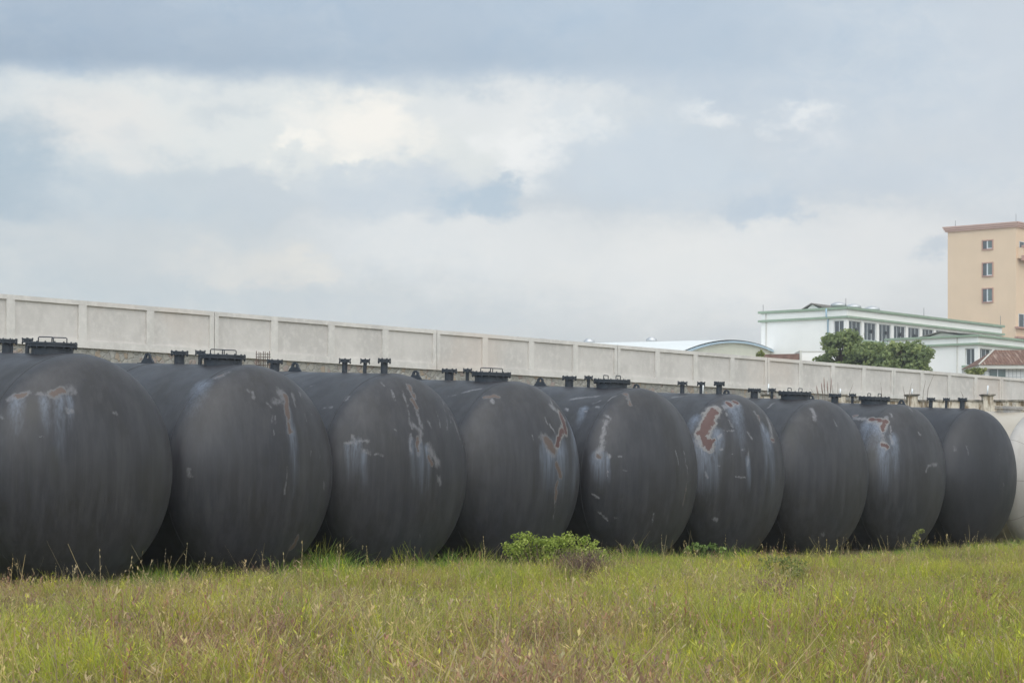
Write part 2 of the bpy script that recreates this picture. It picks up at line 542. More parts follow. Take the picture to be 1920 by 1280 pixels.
# white tiled brick of the low house
m_wtile, N = mat('white_brick_tile')
P = N.n('ShaderNodeTexCoord').outputs['Object']
bk = N.n('ShaderNodeTexBrick'); bk.inputs['Scale'].default_value = 1.0
bk.inputs['Color1'].default_value = (0.62, 0.62, 0.60, 1); bk.inputs['Color2'].default_value = (0.70, 0.70, 0.68, 1)
bk.inputs['Mortar'].default_value = (0.36, 0.36, 0.36, 1); bk.inputs['Mortar Size'].default_value = 0.02
bk.inputs['Brick Width'].default_value = 0.28; bk.inputs['Row Height'].default_value = 0.42; bk.offset = 0.0
x_, y_, z_ = N.xyz(P)
N.put(bk.inputs['Vector'], N.comb(N.m('ADD', x_, y_), z_, 0.0))
finish(N, bk.outputs['Color'], 0.6, 0.3)

# ------------------------------------------------------------------ tank paint
def tank_mat(i, strokes, dust=0.0):
    """dark worn paint; strokes = (kind, u0, v0, u1, v1, r px) for scraped, rusty and run patches on the shell"""
    m, N = mat('worn_tank_paint')
    P = N.n('ShaderNodeTexCoord').outputs['Object']
    off = (i * 3.7, i * 1.9, i * 5.3)
    Q = N.v('ADD', P, off)
    wob = N.v('SUBTRACT', N.noise(Q, 2.6, 5, 0.65, color=True), (0.5, 0.5, 0.5))
    wob2 = N.v('SUBTRACT', N.noise(Q, 13.0, 4, 0.65, color=True), (0.5, 0.5, 0.5))
    Pw = N.v('ADD', P, N.v('ADD', N.v('SCALE', wob, scale=0.22), N.v('SCALE', wob2, scale=0.07)))
    Pr = N.v('ADD', P, N.v('MULTIPLY', wob, (0.07, 0.07, 0.25)))
    acc = {'rust': None, 'tan': None, 'pale': None, 'blue': None, 'dark': None}
    sx = TPOS[i][1] / F
    for kind, u0, v0, u1, v1, r in strokes:
        a = on_tank(i, u0, v0); b = on_tank(i, u1, v1)
        ab = b - a
        L2 = max(ab.dot(ab), 1e-5)
        src = Pr if kind in ('blue', 'dark') else Pw
        ap = N.v('SUBTRACT', src, tuple(a))
        t = N.m('MULTIPLY', N.v('DOT_PRODUCT', ap, tuple(ab)), 1 / L2, clamp=True)
        d = N.v('DISTANCE', ap, N.v('SCALE', tuple(ab), scale=t))
        rr = r * sx * (1.2 if kind != 'pale' else 1.05)
        s = N.mapr(d, rr * (2.0 if kind in ('blue', 'dark') else 1.5), 0.0, 0.0, 1.0)
        if kind in ('blue', 'dark'):
            s = N.m('MULTIPLY', s, N.m('MULTIPLY_ADD', t, -0.85, 1.0))
        acc[kind] = s if acc[kind] is None else N.m('MAXIMUM', acc[kind], s)
    n_big = N.noise(Q, 0.9, 4, 0.55)
    n_fine = N.noise(Q, 22, 6, 0.7)
    streak = N.noise(N.mapping(Q, (4.6, 4.6, 0.28)), 1.6, 7, 0.66)
    fstreak = N.noise(N.mapping(Q, (26.0, 26.0, 0.5)), 1.3, 4, 0.6)
    c = N.mix(N.mapr(n_big, 0.35, 0.65, smooth=True), (0.0255, 0.0235, 0.0245, 1), (0.0235, 0.0235, 0.030, 1))
    coat = N.noise(N.mapping(Q, (1.0, 1.0, 0.6)), 1.7, 6, 0.6)
    c = N.mix(N.mapr(coat, 0.44, 0.54, 0, 0.55, smooth=True), c, (0.034, 0.0325, 0.038, 1))
    c = N.mix(N.mapr(N.noise(Q, 2.9, 6, 0.65), 0.56, 0.66, 0, 0.45, smooth=True), c, (0.019, 0.0175, 0.018, 1))
    c = N.mix(N.mapr(streak, 0.45, 0.72, 0, 0.65), c, (0.056, 0.055, 0.056, 1))
    c = N.mix(N.mapr(streak, 0.50, 0.30, 0, 0.75), c, (0.025, 0.024, 0.023, 1))
    c = N.mix(N.mapr(fstreak, 0.55, 0.75, 0, 0.3), c, (0.06, 0.06, 0.06, 1))
    c = N.mix(N.mapr(n_fine, 0.62, 0.80, 0, 0.3), c, (0.07, 0.07, 0.07, 1))
    # sparse small chips showing pale primer
    vo = N.n('ShaderNodeTexVoronoi'); vo.inputs['Scale'].default_value = 2.2
    N.put(vo.inputs['Vector'], N.v('ADD', Q, N.v('SCALE', wob2, scale=0.12)))
    chip = N.m('MULTIPLY', N.mapr(vo.outputs['Distance'], 0.05, 0.015), N.mapr(N.xyz(vo.outputs['Color'])[0], 0.90, 0.93))
    c = N.mix(N.m('MULTIPLY', chip, 0.25), c, (0.20, 0.20, 0.20, 1))
    if acc['dark'] is not None:
        c = N.mix(N.mapr(N.m('ADD', acc['dark'], N.m('MULTIPLY', N.m('SUBTRACT', fstreak, 0.5), 0.8)), 0.15, 0.7, 0, 0.7), c, (0.028, 0.027, 0.025, 1))
    if acc['blue'] is not None:
        k = N.m('MULTIPLY', acc['blue'], N.mapr(fstreak, 0.30, 0.62, 0.30 if i < 3 else 0.45, 0.8 if i < 3 else 1.1))
        k = N.m('MULTIPLY', k, N.mapr(streak, 0.3, 0.6, 0.6, 1.1))
        c = N.mix(N.mapr(k, 0.06, 0.80, 0, 0.9), c, (0.145, 0.168, 0.212, 1))
    nth = N.m('MULTIPLY', N.m('SUBTRACT', N.noise(N.mapping(Q, (1, 1, 0.55)), 9, 6, 0.7), 0.5), 1.3)
    grain = N.noise(N.mapping(Q, (1, 1, 0.35)), 30, 5, 0.7)
    if acc['pale'] is not None:
        k = N.m('ADD', acc['pale'], N.m('MULTIPLY', N.m('ADD', nth, N.m('MULTIPLY', N.m('SUBTRACT', grain, 0.5), 1.1)), N.mapr(acc['pale'], 0, 0.35)))
        k = N.mapr(k, 0.16, 1.05, 0, (0.45, 0.45, 0.55)[i] if i < 3 else 0.68, smooth=True)
        c = N.mix(k, c, N.mix(grain, (0.13, 0.13, 0.145, 1), (0.29, 0.28, 0.285, 1)))
    for kd, halo, ca, cb in (('tan', (0.115, 0.112, 0.115, 1), (0.065, 0.040, 0.031, 1), (0.11, 0.072, 0.055, 1)), ('rust', (0.20, 0.19, 0.18, 1), (0.042, 0.009, 0.006, 1), (0.085, 0.023, 0.015, 1))):
        if acc[kd] is None: continue
        k0 = N.m('ADD', acc[kd], N.m('MULTIPLY', nth, N.mapr(acc[kd], 0, 0.3)))
        c = N.mix(N.mapr(k0, 0.10, 0.40, 0, 0.8, smooth=True), c, halo)
        c = N.mix(N.mapr(k0, 0.42, 0.62, 0, 0.9, smooth=True), c, N.mix(n_fine, ca, cb))
    if dust:
        c = N.mix(dust, c, (0.013, 0.013, 0.018, 1))     # fresher, darker coat
    rough = N.m('ADD', N.mapr(coat, 0.35, 0.65, 0.56, 0.42), N.m('MULTIPLY', N.m('SUBTRACT', streak, 0.5), 0.25))
    dent = N.noise(Q, 1.1, 2, 0.4)
    h = N.m('ADD', N.m('MULTIPLY', dent, 1.0), N.m('MULTIPLY', n_fine, 0.012))
    finish(N, c, rough, 0.5, bump=h, bstr=0.35, bdist=0.05)
    return m

STROKES = [
 [('pale', 18, 748, 52, 736, 7), ('tan', 34, 741, 48, 737, 5), ('pale', 66, 741, 108, 741, 6), ('pale', 108, 738, 136, 730, 10),
  ('tan', 96, 740, 118, 733, 7), ('blue', 32, 752, 30, 820, 8.6), ('blue', 82, 750, 90, 820, 5.8), ('blue', 110, 748, 112, 870, 7.9), ('blue', 130, 745, 132, 810, 5),
  ('pale', 124, 767, 133, 767, 5), ('pale', 214, 773, 218, 773, 4), ('pale', 8, 780, 10, 783, 4), ('pale', 73, 823, 82, 823, 2), ('dark', 102, 850, 108, 940, 8), ('dark', 60, 760, 65, 900, 8)],
 [('pale', 405, 708, 432, 698, 5), ('tan', 410, 704, 420, 701, 2), ('blue', 380, 720, 355, 780, 11.5), ('pale', 526, 733, 534, 750, 11), ('pale', 514, 752, 532, 752, 7), ('tan', 534, 742, 543, 806, 6),
  ('pale', 548, 738, 556, 760, 6), ('blue', 545, 800, 552, 930, 7.9), ('blue', 540, 770, 548, 860, 5.8), ('pale', 510, 780, 512, 815, 3), ('pale', 517, 780, 517, 790, 3),
  ('pale', 502, 755, 508, 763, 3), ('pale', 463, 728, 466, 732, 3), ('pale', 472, 730, 476, 744, 4), ('pale', 537, 875, 533, 925, 3), ('pale', 572, 775, 575, 788, 3), ('pale', 562, 738, 564, 745, 3),
  ('pale', 357, 880, 357, 892, 4), ('pale', 608, 905, 608, 920, 3), ('pale', 598, 845, 600, 860, 2), ('pale', 584, 845, 582, 856, 2), ('tan', 544, 1030, 560, 1005, 4), ('dark', 558, 800, 560, 960, 5)],
 [('tan', 766, 722, 774, 742, 5), ('pale', 753, 733, 771, 800, 4), ('pale', 770, 740, 790, 800, 5), ('tan', 772, 752, 782, 766, 4), ('pale', 775, 798, 792, 812, 6),
  ('pale', 788, 808, 785, 850, 7), ('tan', 783, 820, 784, 845, 3), ('blue', 785, 840, 792, 935, 8.6), ('blue', 772, 830, 776, 925, 5), ('pale', 770, 815, 772, 848, 4), ('blue', 800, 840, 803, 920, 4.3),
  ('pale', 806, 840, 820, 868, 9), ('tan', 804, 858, 808, 868, 4), ('pale', 822, 895, 826, 910, 5), ('pale', 817, 770, 826, 800, 2), ('pale', 831, 755, 838, 806, 2), ('pale', 840, 765, 846, 800, 2),
  ('pale', 848, 782, 863, 824, 4), ('pale', 862, 800, 868, 840, 2), ('pale', 652, 830, 690, 828, 4), ('pale', 664, 819, 667, 832, 4), ('blue', 667, 832, 663, 900, 6.5), ('blue', 652, 835, 652, 900, 3.6), ('pale', 676, 843, 690, 848, 4),
  ('pale', 702, 851, 716, 851, 3), ('pale', 715, 716, 719, 720, 4), ('pale', 731, 728, 738, 750, 2.5), ('pale', 736, 804, 739, 807, 3), ('pale', 605, 765, 622, 763, 3), ('pale', 800, 785, 806, 800, 3),
  ('pale', 583, 724, 592, 720, 2), ('pale', 568, 718, 575, 714, 2), ('pale', 646, 750, 652, 744, 4), ('dark', 773, 860, 775, 960, 5), ('pale', 782, 990, 790, 1010, 2), ('blue', 680, 850, 682, 920, 4.3)],
 [('pale', 1034, 762, 1058, 785, 7), ('rust', 1050, 775, 1060, 806, 9), ('rust', 1054, 806, 1044, 836, 7), ('tan', 1022, 822, 1040, 846, 8), ('pale', 1018, 820, 1038, 850, 11), ('pale', 1030, 745, 1038, 768, 3),
  ('blue', 1028, 845, 1030, 925, 14), ('blue', 1070, 800, 1070, 930, 14), ('blue', 1050, 845, 1052, 930, 16), ('tan', 1046, 870, 1051, 893, 6), ('tan', 1044, 905, 1042, 935, 3.5), ('pale', 1040, 940, 1036, 975, 2),
  ('pale', 1021, 784, 1027, 796, 2.5), ('pale', 1032, 798, 1040, 812, 3), ('tan', 908, 743, 933, 743, 3.5), ('pale', 922, 748, 926, 755, 4), ('pale', 999, 815, 1000, 824, 3), ('pale', 868, 735, 905, 728, 3), ('pale', 840, 742, 856, 739, 2),
  ('dark', 1018, 870, 1020, 960, 3), ('dark', 880, 816, 1000, 812, 2.5)],
 [('pale', 1137, 790, 1126, 845, 5), ('pale', 1124, 840, 1118, 857, 6), ('tan', 1121, 854, 1124, 856, 4), ('blue', 1122, 857, 1126, 910, 8.6), ('pale', 1138, 854, 1142, 858, 4), ('blue', 1140, 860, 1142, 910, 2.9), ('pale', 1139, 880, 1141, 892, 2),
  ('tan', 1174, 738, 1180, 756, 4), ('pale', 1118, 762, 1142, 783, 4), ('pale', 1070, 748, 1122, 742, 4), ('pale', 1112, 755, 1130, 748, 3), ('pale', 1140, 750, 1156, 741, 3), ('pale', 1060, 766, 1066, 770, 3), ('pale', 1095, 768, 1100, 772, 2),
  ('pale', 1266, 845, 1272, 870, 2.5), ('pale', 1282, 848, 1290, 900, 3), ('tan', 1288, 905, 1280, 950, 2), ('pale', 1160, 857, 1168, 857, 3), ('pale', 1171, 882, 1174, 883, 2), ('pale', 1110, 928, 1124, 935, 2), ('pale', 1120, 960, 1138, 972, 2), ('pale', 1150, 968, 1162, 969, 2), ('pale', 1226, 965, 1226, 978, 2.5), ('blue', 1095, 765, 1085, 800, 5.8)],
 [('rust', 1337, 772, 1318, 812, 11), ('rust', 1314, 812, 1328, 834, 9), ('rust', 1328, 832, 1338, 822, 3), ('pale', 1338, 768, 1318, 815, 15), ('pale', 1306, 815, 1312, 830, 6), ('blue', 1322, 838, 1326, 930, 17), ('blue', 1344, 815, 1345, 870, 9), ('pale', 1345, 818, 1352, 816, 3), ('pale', 1323, 888, 1326, 894, 4),
  ('rust', 1366, 755, 1370, 758, 6), ('rust', 1376, 753, 1380, 755, 4), ('pale', 1358, 764, 1382, 756, 7), ('blue', 1372, 762, 1392, 850, 10), ('blue', 1384, 760, 1392, 800, 6), ('pale', 1362, 776, 1365, 779, 3), ('pale', 1368, 788, 1374, 800, 3),
  ('pale', 1413, 770, 1430, 800, 4), ('rust', 1420, 778, 1424, 786, 2), ('pale', 1440, 788, 1448, 824, 8), ('rust', 1446, 822, 1450, 824, 4), ('blue', 1438, 815, 1448, 920, 9), ('blue', 1430, 800, 1436, 900, 6), ('pale', 1404, 845, 1402, 868, 3), ('blue', 1402, 860, 1404, 920, 4),
  ('blue', 1304, 785, 1293, 815, 7), ('pale', 1390, 842, 1396, 840, 2.5), ('pale', 1348, 842, 1353, 842, 3), ('pale', 1344, 872, 1350, 872, 2), ('pale', 1382, 895, 1396, 896, 2), ('pale', 1368, 849, 1372, 850, 2), ('pale', 1402, 812, 1409, 820, 3), ('pale', 1350, 808, 1376, 808, 1.5), ('pale', 1337, 973, 1342, 974, 4), ('dark', 1350, 850, 1352, 960, 5), ('pale', 1262, 745, 1290, 742, 4)],
 [('pale', 1521, 768, 1527, 778, 6), ('pale', 1440, 765, 1452, 755, 2), ('pale', 1524, 780, 1527, 786, 4), ('dark', 1480, 800, 1482, 900, 8), ('pale', 1560, 780, 1568, 800, 2), ('pale', 1540, 1000, 1545, 1002, 3)],
 [('pale', 1602, 784, 1632, 787, 6), ('rust', 1600, 780, 1606, 779, 3), ('pale', 1628, 790, 1660, 800, 8), ('rust', 1634, 786, 1660, 790, 6), ('rust', 1658, 790, 1656, 806, 5), ('pale', 1660, 780, 1664, 800, 4), ('pale', 1653, 812, 1658, 836, 6),
  ('rust', 1654, 832, 1662, 835, 4), ('blue', 1628, 795, 1622, 850, 7.9), ('blue', 1645, 800, 1648, 850, 10.1), ('blue', 1656, 838, 1657, 930, 8.6), ('blue', 1674, 822, 1680, 890, 7.2), ('pale', 1668, 815, 1674, 830, 4), ('pale', 1671, 798, 1671, 812, 2), ('pale', 1669, 776, 1670, 780, 3),
  ('pale', 1735, 884, 1740, 876, 4), ('pale', 1740, 874, 1756, 872, 4), ('pale', 1723, 813, 1726, 815, 3), ('dark', 1632, 850, 1634, 960, 10), ('dark', 1668, 860, 1670, 940, 5), ('pale', 1705, 764, 1712, 772, 3)],
 [('pale', 1789, 838, 1791, 846, 3), ('pale', 1813, 835, 1816, 850, 2), ('pale', 1874, 852, 1877, 870, 1.5), ('pale', 1880, 905, 1882, 912, 2), ('dark', 1820, 820, 1850, 900, 12)],
]
# silver tank: plain steel with thin petal seams on the head
m_steel, N = mat('petal_plate_steel')
P = N.n('ShaderNodeTexCoord').outputs['Object']
x_, y_, z_ = N.xyz(P)
zc = N.m('SUBTRACT', z_, R)
rad = N.m('SQRT', N.m('ADD', N.m('MULTIPLY', x_, x_), N.m('MULTIPLY', zc, zc)))
ang = N.m('ARCTAN2', zc, x_)
seg = N.m('ABSOLUTE', N.m('SUBTRACT', N.m('FRACT', N.m('MULTIPLY', ang, 10 / (2 * math.pi))), 0.5))
l1 = N.mapr(N.m('MULTIPLY', N.m('SUBTRACT', 0.5, seg), rad), 0.016, 0.006)
l2 = N.mapr(N.m('ABSOLUTE', N.m('SUBTRACT', rad, 0.95)), 0.022, 0.010)
l1 = N.m('MULTIPLY', l1, N.m('GREATER_THAN', rad, 0.95))
line = N.m('MAXIMUM', l1, l2)
n1 = N.noise(P, 1.2, 5); n2 = N.noise(N.mapping(P, (6, 6, 0.4)), 1.5, 5)
c = N.mix(N.mapr(n1, 0.35, 0.65), (0.33, 0.305, 0.28, 1), (0.41, 0.385, 0.355, 1))
c = N.mix(N.mapr(n2, 0.5, 0.75, 0, 0.5), c, (0.30, 0.27, 0.235, 1))
cyl = N.mix(N.mapr(n1, 0.3, 0.7), (0.50, 0.44, 0.36, 1), (0.43, 0.37, 0.29, 1))
c = N.mix(N.m('GREATER_THAN', y_, 0.0), c, cyl)
c = N.mix(N.m('MULTIPLY', N.m('MULTIPLY', line, N.m('LESS_THAN', y_, 0.0)), 0.8), c, (0.16, 0.14, 0.12, 1))
finish(N, c, 0.45, 0.5, 0.15)

# ------------------------------------------------------------------ tanks
def shell_mesh():
    prof = []
    nh = 40
    for k in range(nh + 1):
        a = (1 - k / nh) * math.pi / 2
        prof.append((max(R * math.cos(a), 0.001), -KH * R * math.sin(a)))
    for k in range(1, 12):
        prof.append((R, LT * k / 12))
    for k in range(nh + 1):
        a = k / nh * math.pi / 2
        prof.append((max(R * math.cos(a), 0.001), LT + KH * R * math.sin(a)))
    return MB().lathe(prof, 160, (0, 0, R), 'y')
def torus_y(y, r, w):
    prof = [(r - w, y), (r - w * 0.2, y - w), (r + w * 0.35, y), (r - w * 0.2, y + w), (r - w, y)]
    mb = MB()
    n = 160
    vs, fs = [], []
    for rr, h in prof[:-1]:
        for k in range(n):
            a = 2 * math.pi * k / n
            vs.append((rr * math.cos(a), h, R + rr * math.sin(a)))
    for i in range(4):
        for k in range(n):
            fs.append((i * n + k, ((i + 1) % 4) * n + k, ((i + 1) % 4) * n + (k + 1) % n, i * n + (k + 1) % n))
    return mb.add(vs, fs, True)
def make_nozzle(parent, y, pr, fr, h, nb, m=None):
    m = m or m_fit
    o = MB().cyl((0, 0, 0), pr, -0.06, h - 0.055, 24).build('nozzle', m, parent, (0, y, 2 * R))
    f = MB()
    f.lathe([(fr, h - 0.055), (fr, h - 0.032)], 28)
    f.lathe([(fr * 0.72, h - 0.033), (fr * 0.72, h - 0.024)], 28)
    f.lathe([(fr, h - 0.025), (fr, h - 0.003), (fr - 0.004, h)], 28, smooth=False)
    br = 0.0095
    for k in range(nb):
        a = 2 * math.pi * (k + 0.5) / nb
        c = ((fr - br * 0.9) * math.cos(a), (fr - br * 0.9) * math.sin(a), 0)
        f.cyl(c, br * 0.62, h - 0.078, h + 0.014, 6, False)
        f.cyl(c, br * 1.35, h - 0.074, h - 0.056, 6, False)
        f.cyl(c, br * 1.35, h + 0.0005, h + 0.010, 6, False)
    f.build('flange', m, o)
    return o
def make_manhole(parent, y, style, m=None, h=0.15, pr=0.29, fr=0.345):
    m = m or m_fit
    o = MB().cyl((0, 0, 0), pr, -0.08, h - 0.06, 40)
    o.lathe([(fr, h - 0.062), (fr, h - 0.034)], 44)
    o = o.build('manhole', m, parent, (0, y, 2 * R))
    c = MB()
    c.lathe([(fr * 0.85, h - 0.035), (fr * 0.85, h - 0.027)], 40)
    c.lathe([(fr, h - 0.028), (fr, h - 0.003), (fr - 0.005, h)], 44, smooth=False)
    for k in range(16):
        a = 2 * math.pi * (k + 0.5) / 16
        p = ((fr - 0.014) * math.cos(a), (fr - 0.014) * math.sin(a), 0)
        c.cyl(p, 0.007, h - 0.09, h + 0.016, 6, False)
        c.cyl(p, 0.014, h - 0.078, h - 0.063, 6, False)
        c.cyl(p, 0.014, h + 0.0005, h + 0.011, 6, False)
    cv = c.build('cover', m, o)
    # two bent-bar handles
    hh = 0.075
    view = Vector((math.cos(YAW), -math.sin(YAW), 0))   # local direction lying across the line of sight
    side = Vector((-view.y, view.x, 0))
    for s in (-1, 1):
        if style == 'wide':
            c0 = view * (0.085 * s) + side * (0.05 * s)
            w = view * 0.105
        else:
            c0 = view * (0.115 * s)
            w = view * 0.045 + side * 0.08
        a, b = c0 - w, c0 + w
        up = Vector((0, 0, 1))
        MB().tube([a + up * (h - 0.01), a + up * (h + hh * 0.85), a * 0.94 + b * 0.06 + up * (h + hh), b * 0.94 + a * 0.06 + up * (h + hh), b + up * (h + hh * 0.85), b + up * (h - 0.01)], 0.0085, 6).build('handle', m, o)
    return o
def make_lug(parent, y):
    # upright rounded plate with an eye, lying along the tank axis, on a pad
    out = []
    for (px, pz) in ((-0.15, -0.02), (-0.135, 0.03), (-0.105, 0.055), (-0.080, 0.09)):
        out.append((px, pz))
    for k in range(9):
        a = math.pi - math.pi * k / 8
        out.append((0.075 * math.cos(a), 0.095 + 0.07 * math.sin(a)))
    for (px, pz) in ((0.080, 0.09), (0.105, 0.055), (0.135, 0.03), (0.15, -0.02)):
        out.append((px, pz))
    n = len(out)
    hole = []
    for k in range(n):
        px, pz = out[k]
        a = math.atan2(pz - 0.100, px)
        hole.append((0.032 * math.cos(a), 0.100 + 0.034 * math.sin(a)))
    t = 0.016
    vs = []
    for x in (-t, t):
        vs += [(x, p[0], p[1]) for p in out] + [(x, p[0], p[1]) for p in hole]
    fs = []
    for k in range(n):
        j = (k + 1) % n
        fs.append((k, j, n + j, n + k))
        fs.append((2 * n + j, 2 * n + k, 3 * n + k, 3 * n + j))
        fs.append((j, k, 2 * n + k, 2 * n + j))
        fs.append((n + k, n + j, 3 * n + j, 3 * n + k))
    mb = MB().add(vs, fs)
    mb.box(-0.07, 0.07, -0.17, 0.17, -0.03, 0.008)
    return mb.build('lifting_lug', m_fit, parent, (0, y, 2 * R))

FIT = [
 [('N', 14), ('S', 51), ('M', 98, 'wide')],
 [('L', 277), ('N', 336), ('S', 375), ('M', 418, 'wide')],
 [('N', 515), ('L', 553), ('n', 646), ('s', 684), ('k', 720)],
 [('L', 779), ('N', 842), ('S', 876), ('M', 921, 'wide')],
 [('L', 1013), ('N', 1067), ('S', 1103), ('M', 1147, 'apart')],
 [('L', 1193), ('n', 1279), ('s', 1314), ('k', 1348)],
 [('L', 1362), ('N', 1414), ('S', 1447), ('M', 1490, 'apart')],
 [('L', 1520), ('N', 1565), ('S', 1598), ('M', 1639, 'apart')],
 [('L', 1690), ('n', 1745), ('s', 1774), ('k', 1804)],
 [('M', 1892, 'none')],
]
LABELS = [
 'nearest black storage tank, cut by the left edge, two pale scrapes high on its dome',
 'black storage tank beside the nearest one, one long pale run down its right shoulder',
 'black storage tank with the most white scratches and drips, three thin pipes on top',
 'black storage tank with a wide blue-grey and rusty run on its right shoulder',
 'black storage tank right of the green shrub, narrow white scrape left on its dome',
 'black storage tank with a large dark red rust patch above a blue stain',
 'clean-domed black storage tank with a manhole on top, right of the red rust patch',
 'second farthest black storage tank, bluish drips under a bent rusty scrape',
 'farthest black storage tank with a clean dark dome, next to the silver one',
 'silver storage tank with seamed plates on its dome, cut by the right edge',
]
SH = shell_mesh()
base_shell = None
for i in range(10):
    e = empty('storage_tank', TM[i].translation, Euler((TILT, 0, YAW)))
    tag(e, LABELS[i], 'storage tank', 'storage tanks standing in a row')
    m = tank_mat(i, STROKES[i], 0.5 if i == 8 else 0.0) if i < 9 else m_steel
    if base_shell is None:
        sh = SH.build('tank_shell', m, e)
        base_shell = sh
    else:
        sh = base_shell.copy()
        sh.data = base_shell.data.copy()
        sh.data.materials[0] = m
        COL.objects.link(sh)
        sh.parent = e
    ws = torus_y(0.0, R + 0.0025, 0.008)
    for yy in (2.05, 4.1, 6.15, 8.2):
        o_ = torus_y(yy, R + 0.0025, 0.008)
        ws.add(o_.v, o_.f, True)
    ws.build('weld_seam', m, e)
    for it in FIT[i]:
        y = y_at(i, it[1])
        k = it[0]
        if k == 'N': make_nozzle(e, y, 0.080, 0.138, 0.195, 8)
        if k == 'S': make_nozzle(e, y, 0.030, 0.080, 0.205, 4)
        if k == 'n': make_nozzle(e, y, 0.045, 0.098, 0.225, 4)
        if k == 's': make_nozzle(e, y, 0.030, 0.080, 0.225, 4)
        if k == 'k': make_nozzle(e, y, 0.058, 0.108, 0.235, 8)
        if k == 'M':
            make_manhole(e, y, it[2], m_steel if i == 9 else None, 0.13 if i == 9 else 0.15)
        if k == 'L': make_lug(e, y)

# ------------------------------------------------------------------ long panelled wall on its stone base
WA = math.atan2(0.784, 0.621)
P0 = (-10.37, 81.8, 0.0)
ZT, ZB = EYE + 6.23, EYE + 4.68
wall = empty('perimeter_wall', P0, (0, 0, WA))
tag(wall, 'long pale plaster wall with recessed square panels on a rubble stone base', 'wall')
S0, S1 = -60.0, 120.0
MB().box(S0, S1, 0.10, 0.9, -0.3, ZB).build('stone_base', m_stone, wall)
bb = 0.24; tb = 0.15
jw = 0.02
for g in range(int(S0 // 12) - 1, int(S1 // 12) + 1):
    a, b = max(S0, g * 12) + jw, min(S1, g * 12 + 12) - jw
    if b - a < 0.5: continue
    MB().box(a, b, 0.0, 0.34, ZT - tb, ZT).build('top_beam', m_plasterf, wall)
    MB().box(a, b, 0.0, 0.34, ZB, ZB + bb).build('bottom_beam', m_plasterf, wall)
k = math.ceil(S0 / 3)
while k * 3 <= S1:
    s = k * 3.0
    if k % 4 == 0:
        mb = MB()
        mb.box(s - 0.21, s - jw, 0.003, 0.34, ZB + bb, ZT - tb).box(s + jw, s + 0.21, 0.003, 0.34, ZB + bb, ZT - tb)
    else:
        mb = MB().box(s - 0.17, s + 0.17, 0.003, 0.34, ZB + bb, ZT - tb)
    mb.build('pillar', m_plasterf, wall)
    if s + 3 <= S1:
        wa = 0.21 if k % 4 == 0 else 0.17
        wb = 0.21 if (k + 1) % 4 == 0 else 0.17
        MB().box(s + wa, s + 3 - wb, 0.075, 0.32, ZB + bb, ZT - tb).build('panel', m_plaster, wall)
    k += 1

# raised yard behind the wall
yd = MB()
yd.box(-160, 420, 0.92, 500, -0.4, ZB - 0.05)
yo = yd.build('raised_yard', m_yard, None, (P0[0], P0[1], 0), (0, 0, WA))
tag(yo, kind='structure')
ZY = ZB - 0.05

# ------------------------------------------------------------------ old stained wall with pillars behind the far tanks
YO = 80.0
ow = empty('old_boundary_wall', (13.5, YO, ground_z(13.5, YO).item()))
tag(ow, 'low old cream wall stained brown and black, with capped pillars, behind the far tanks', 'wall')
zg = ow.location.z
def oz(v): return EYE + (HOR - v) / F * YO - zg
px_ = [1318, 1441, 1576, 1711, 1853, 1992]
pxs = [(p - 960) / F * YO - 13.5 for p in px_]
MB().box(pxs[0], pxs[-1], 0.06, 0.24, -0.2, oz(752)).build('wall_body', m_old, ow)
for a, b in zip(pxs[:-1], pxs[1:]):
    MB().box(a + 0.17, b - 0.17, 0.0, 0.30, oz(752), oz(749.2)).build('coping', m_cap, ow)
    # little raised piers and a recess in each bay
    for t in (0.3, 0.52, 0.74):
        c = a + (b - a) * t
        MB().box(c - 0.10, c + 0.10, 0.02, 0.06, oz(790), oz(753)).build('pier', m_old, ow)
for i, (x, r) in enumerate(zip(pxs, (719, 719, 728, 728, 722, 726))):
    p = MB().box(x - 0.17, x + 0.17, -0.03, 0.33, -0.2, oz(742)).build('pillar', m_old, ow)
    cb = MB()
    cb.box(x - 0.235, x + 0.235, -0.09, 0.39, oz(741.0), oz(738.8))
    cb.box(x - 0.205, x + 0.205, -0.06, 0.36, oz(742.2), oz(741.0))
    cb.build('cap', m_cap, p)
    MB().tube([(x, 0.15, oz(739)), (x + 0.02, 0.15, oz(r))], 0.024, 8).build('white_rod', m_pvc, p)

# ------------------------------------------------------------------ buildings beyond the wall
def place(u, Y):
    return Vector(((u - 960) / F * Y, Y, ZY))
def window(parent, kind, x0, x1, z0, z1, y, nrm='y', curtains=True, glass=None):
    """window in a recess: frame with mullions, pane behind; nrm 'y' faces -y, 'x' faces -x"""
    fr, pn, cu = MB(), MB(), MB()
    t = 0.07
    def bx(mb, a, b, d0, d1, c, d):
        if nrm == 'y': mb.box(a, b, y + d0, y + d1, c, d)
        else: mb.box(y + d0, y + d1, a, b, c, d)
    bx(fr, x0, x0 + t, 0, 0.06, z0, z1); bx(fr, x1 - t, x1, 0, 0.06, z0, z1)
    bx(fr, x0 + t, x1 - t, 0, 0.06, z1 - t, z1); bx(fr, x0 + t, x1 - t, 0, 0.06, z0, z0 + t)
    nm = max(1, int(round((x1 - x0) / 0.85)) - 1)
    for k in range(nm):
        c = x0 + (x1 - x0) * (k + 1) / (nm + 1)
        bx(fr, c - t / 2, c + t / 2, 0.003, 0.06, z0 + t, z1 - t)
    w = fr.build('window', m_frame, parent)
    bx(pn, x0 + t, x1 - t, 0.062, 0.08, z0 + t, z1 - t)
    pn.build('pane', glass or m_glass, w)
    return w
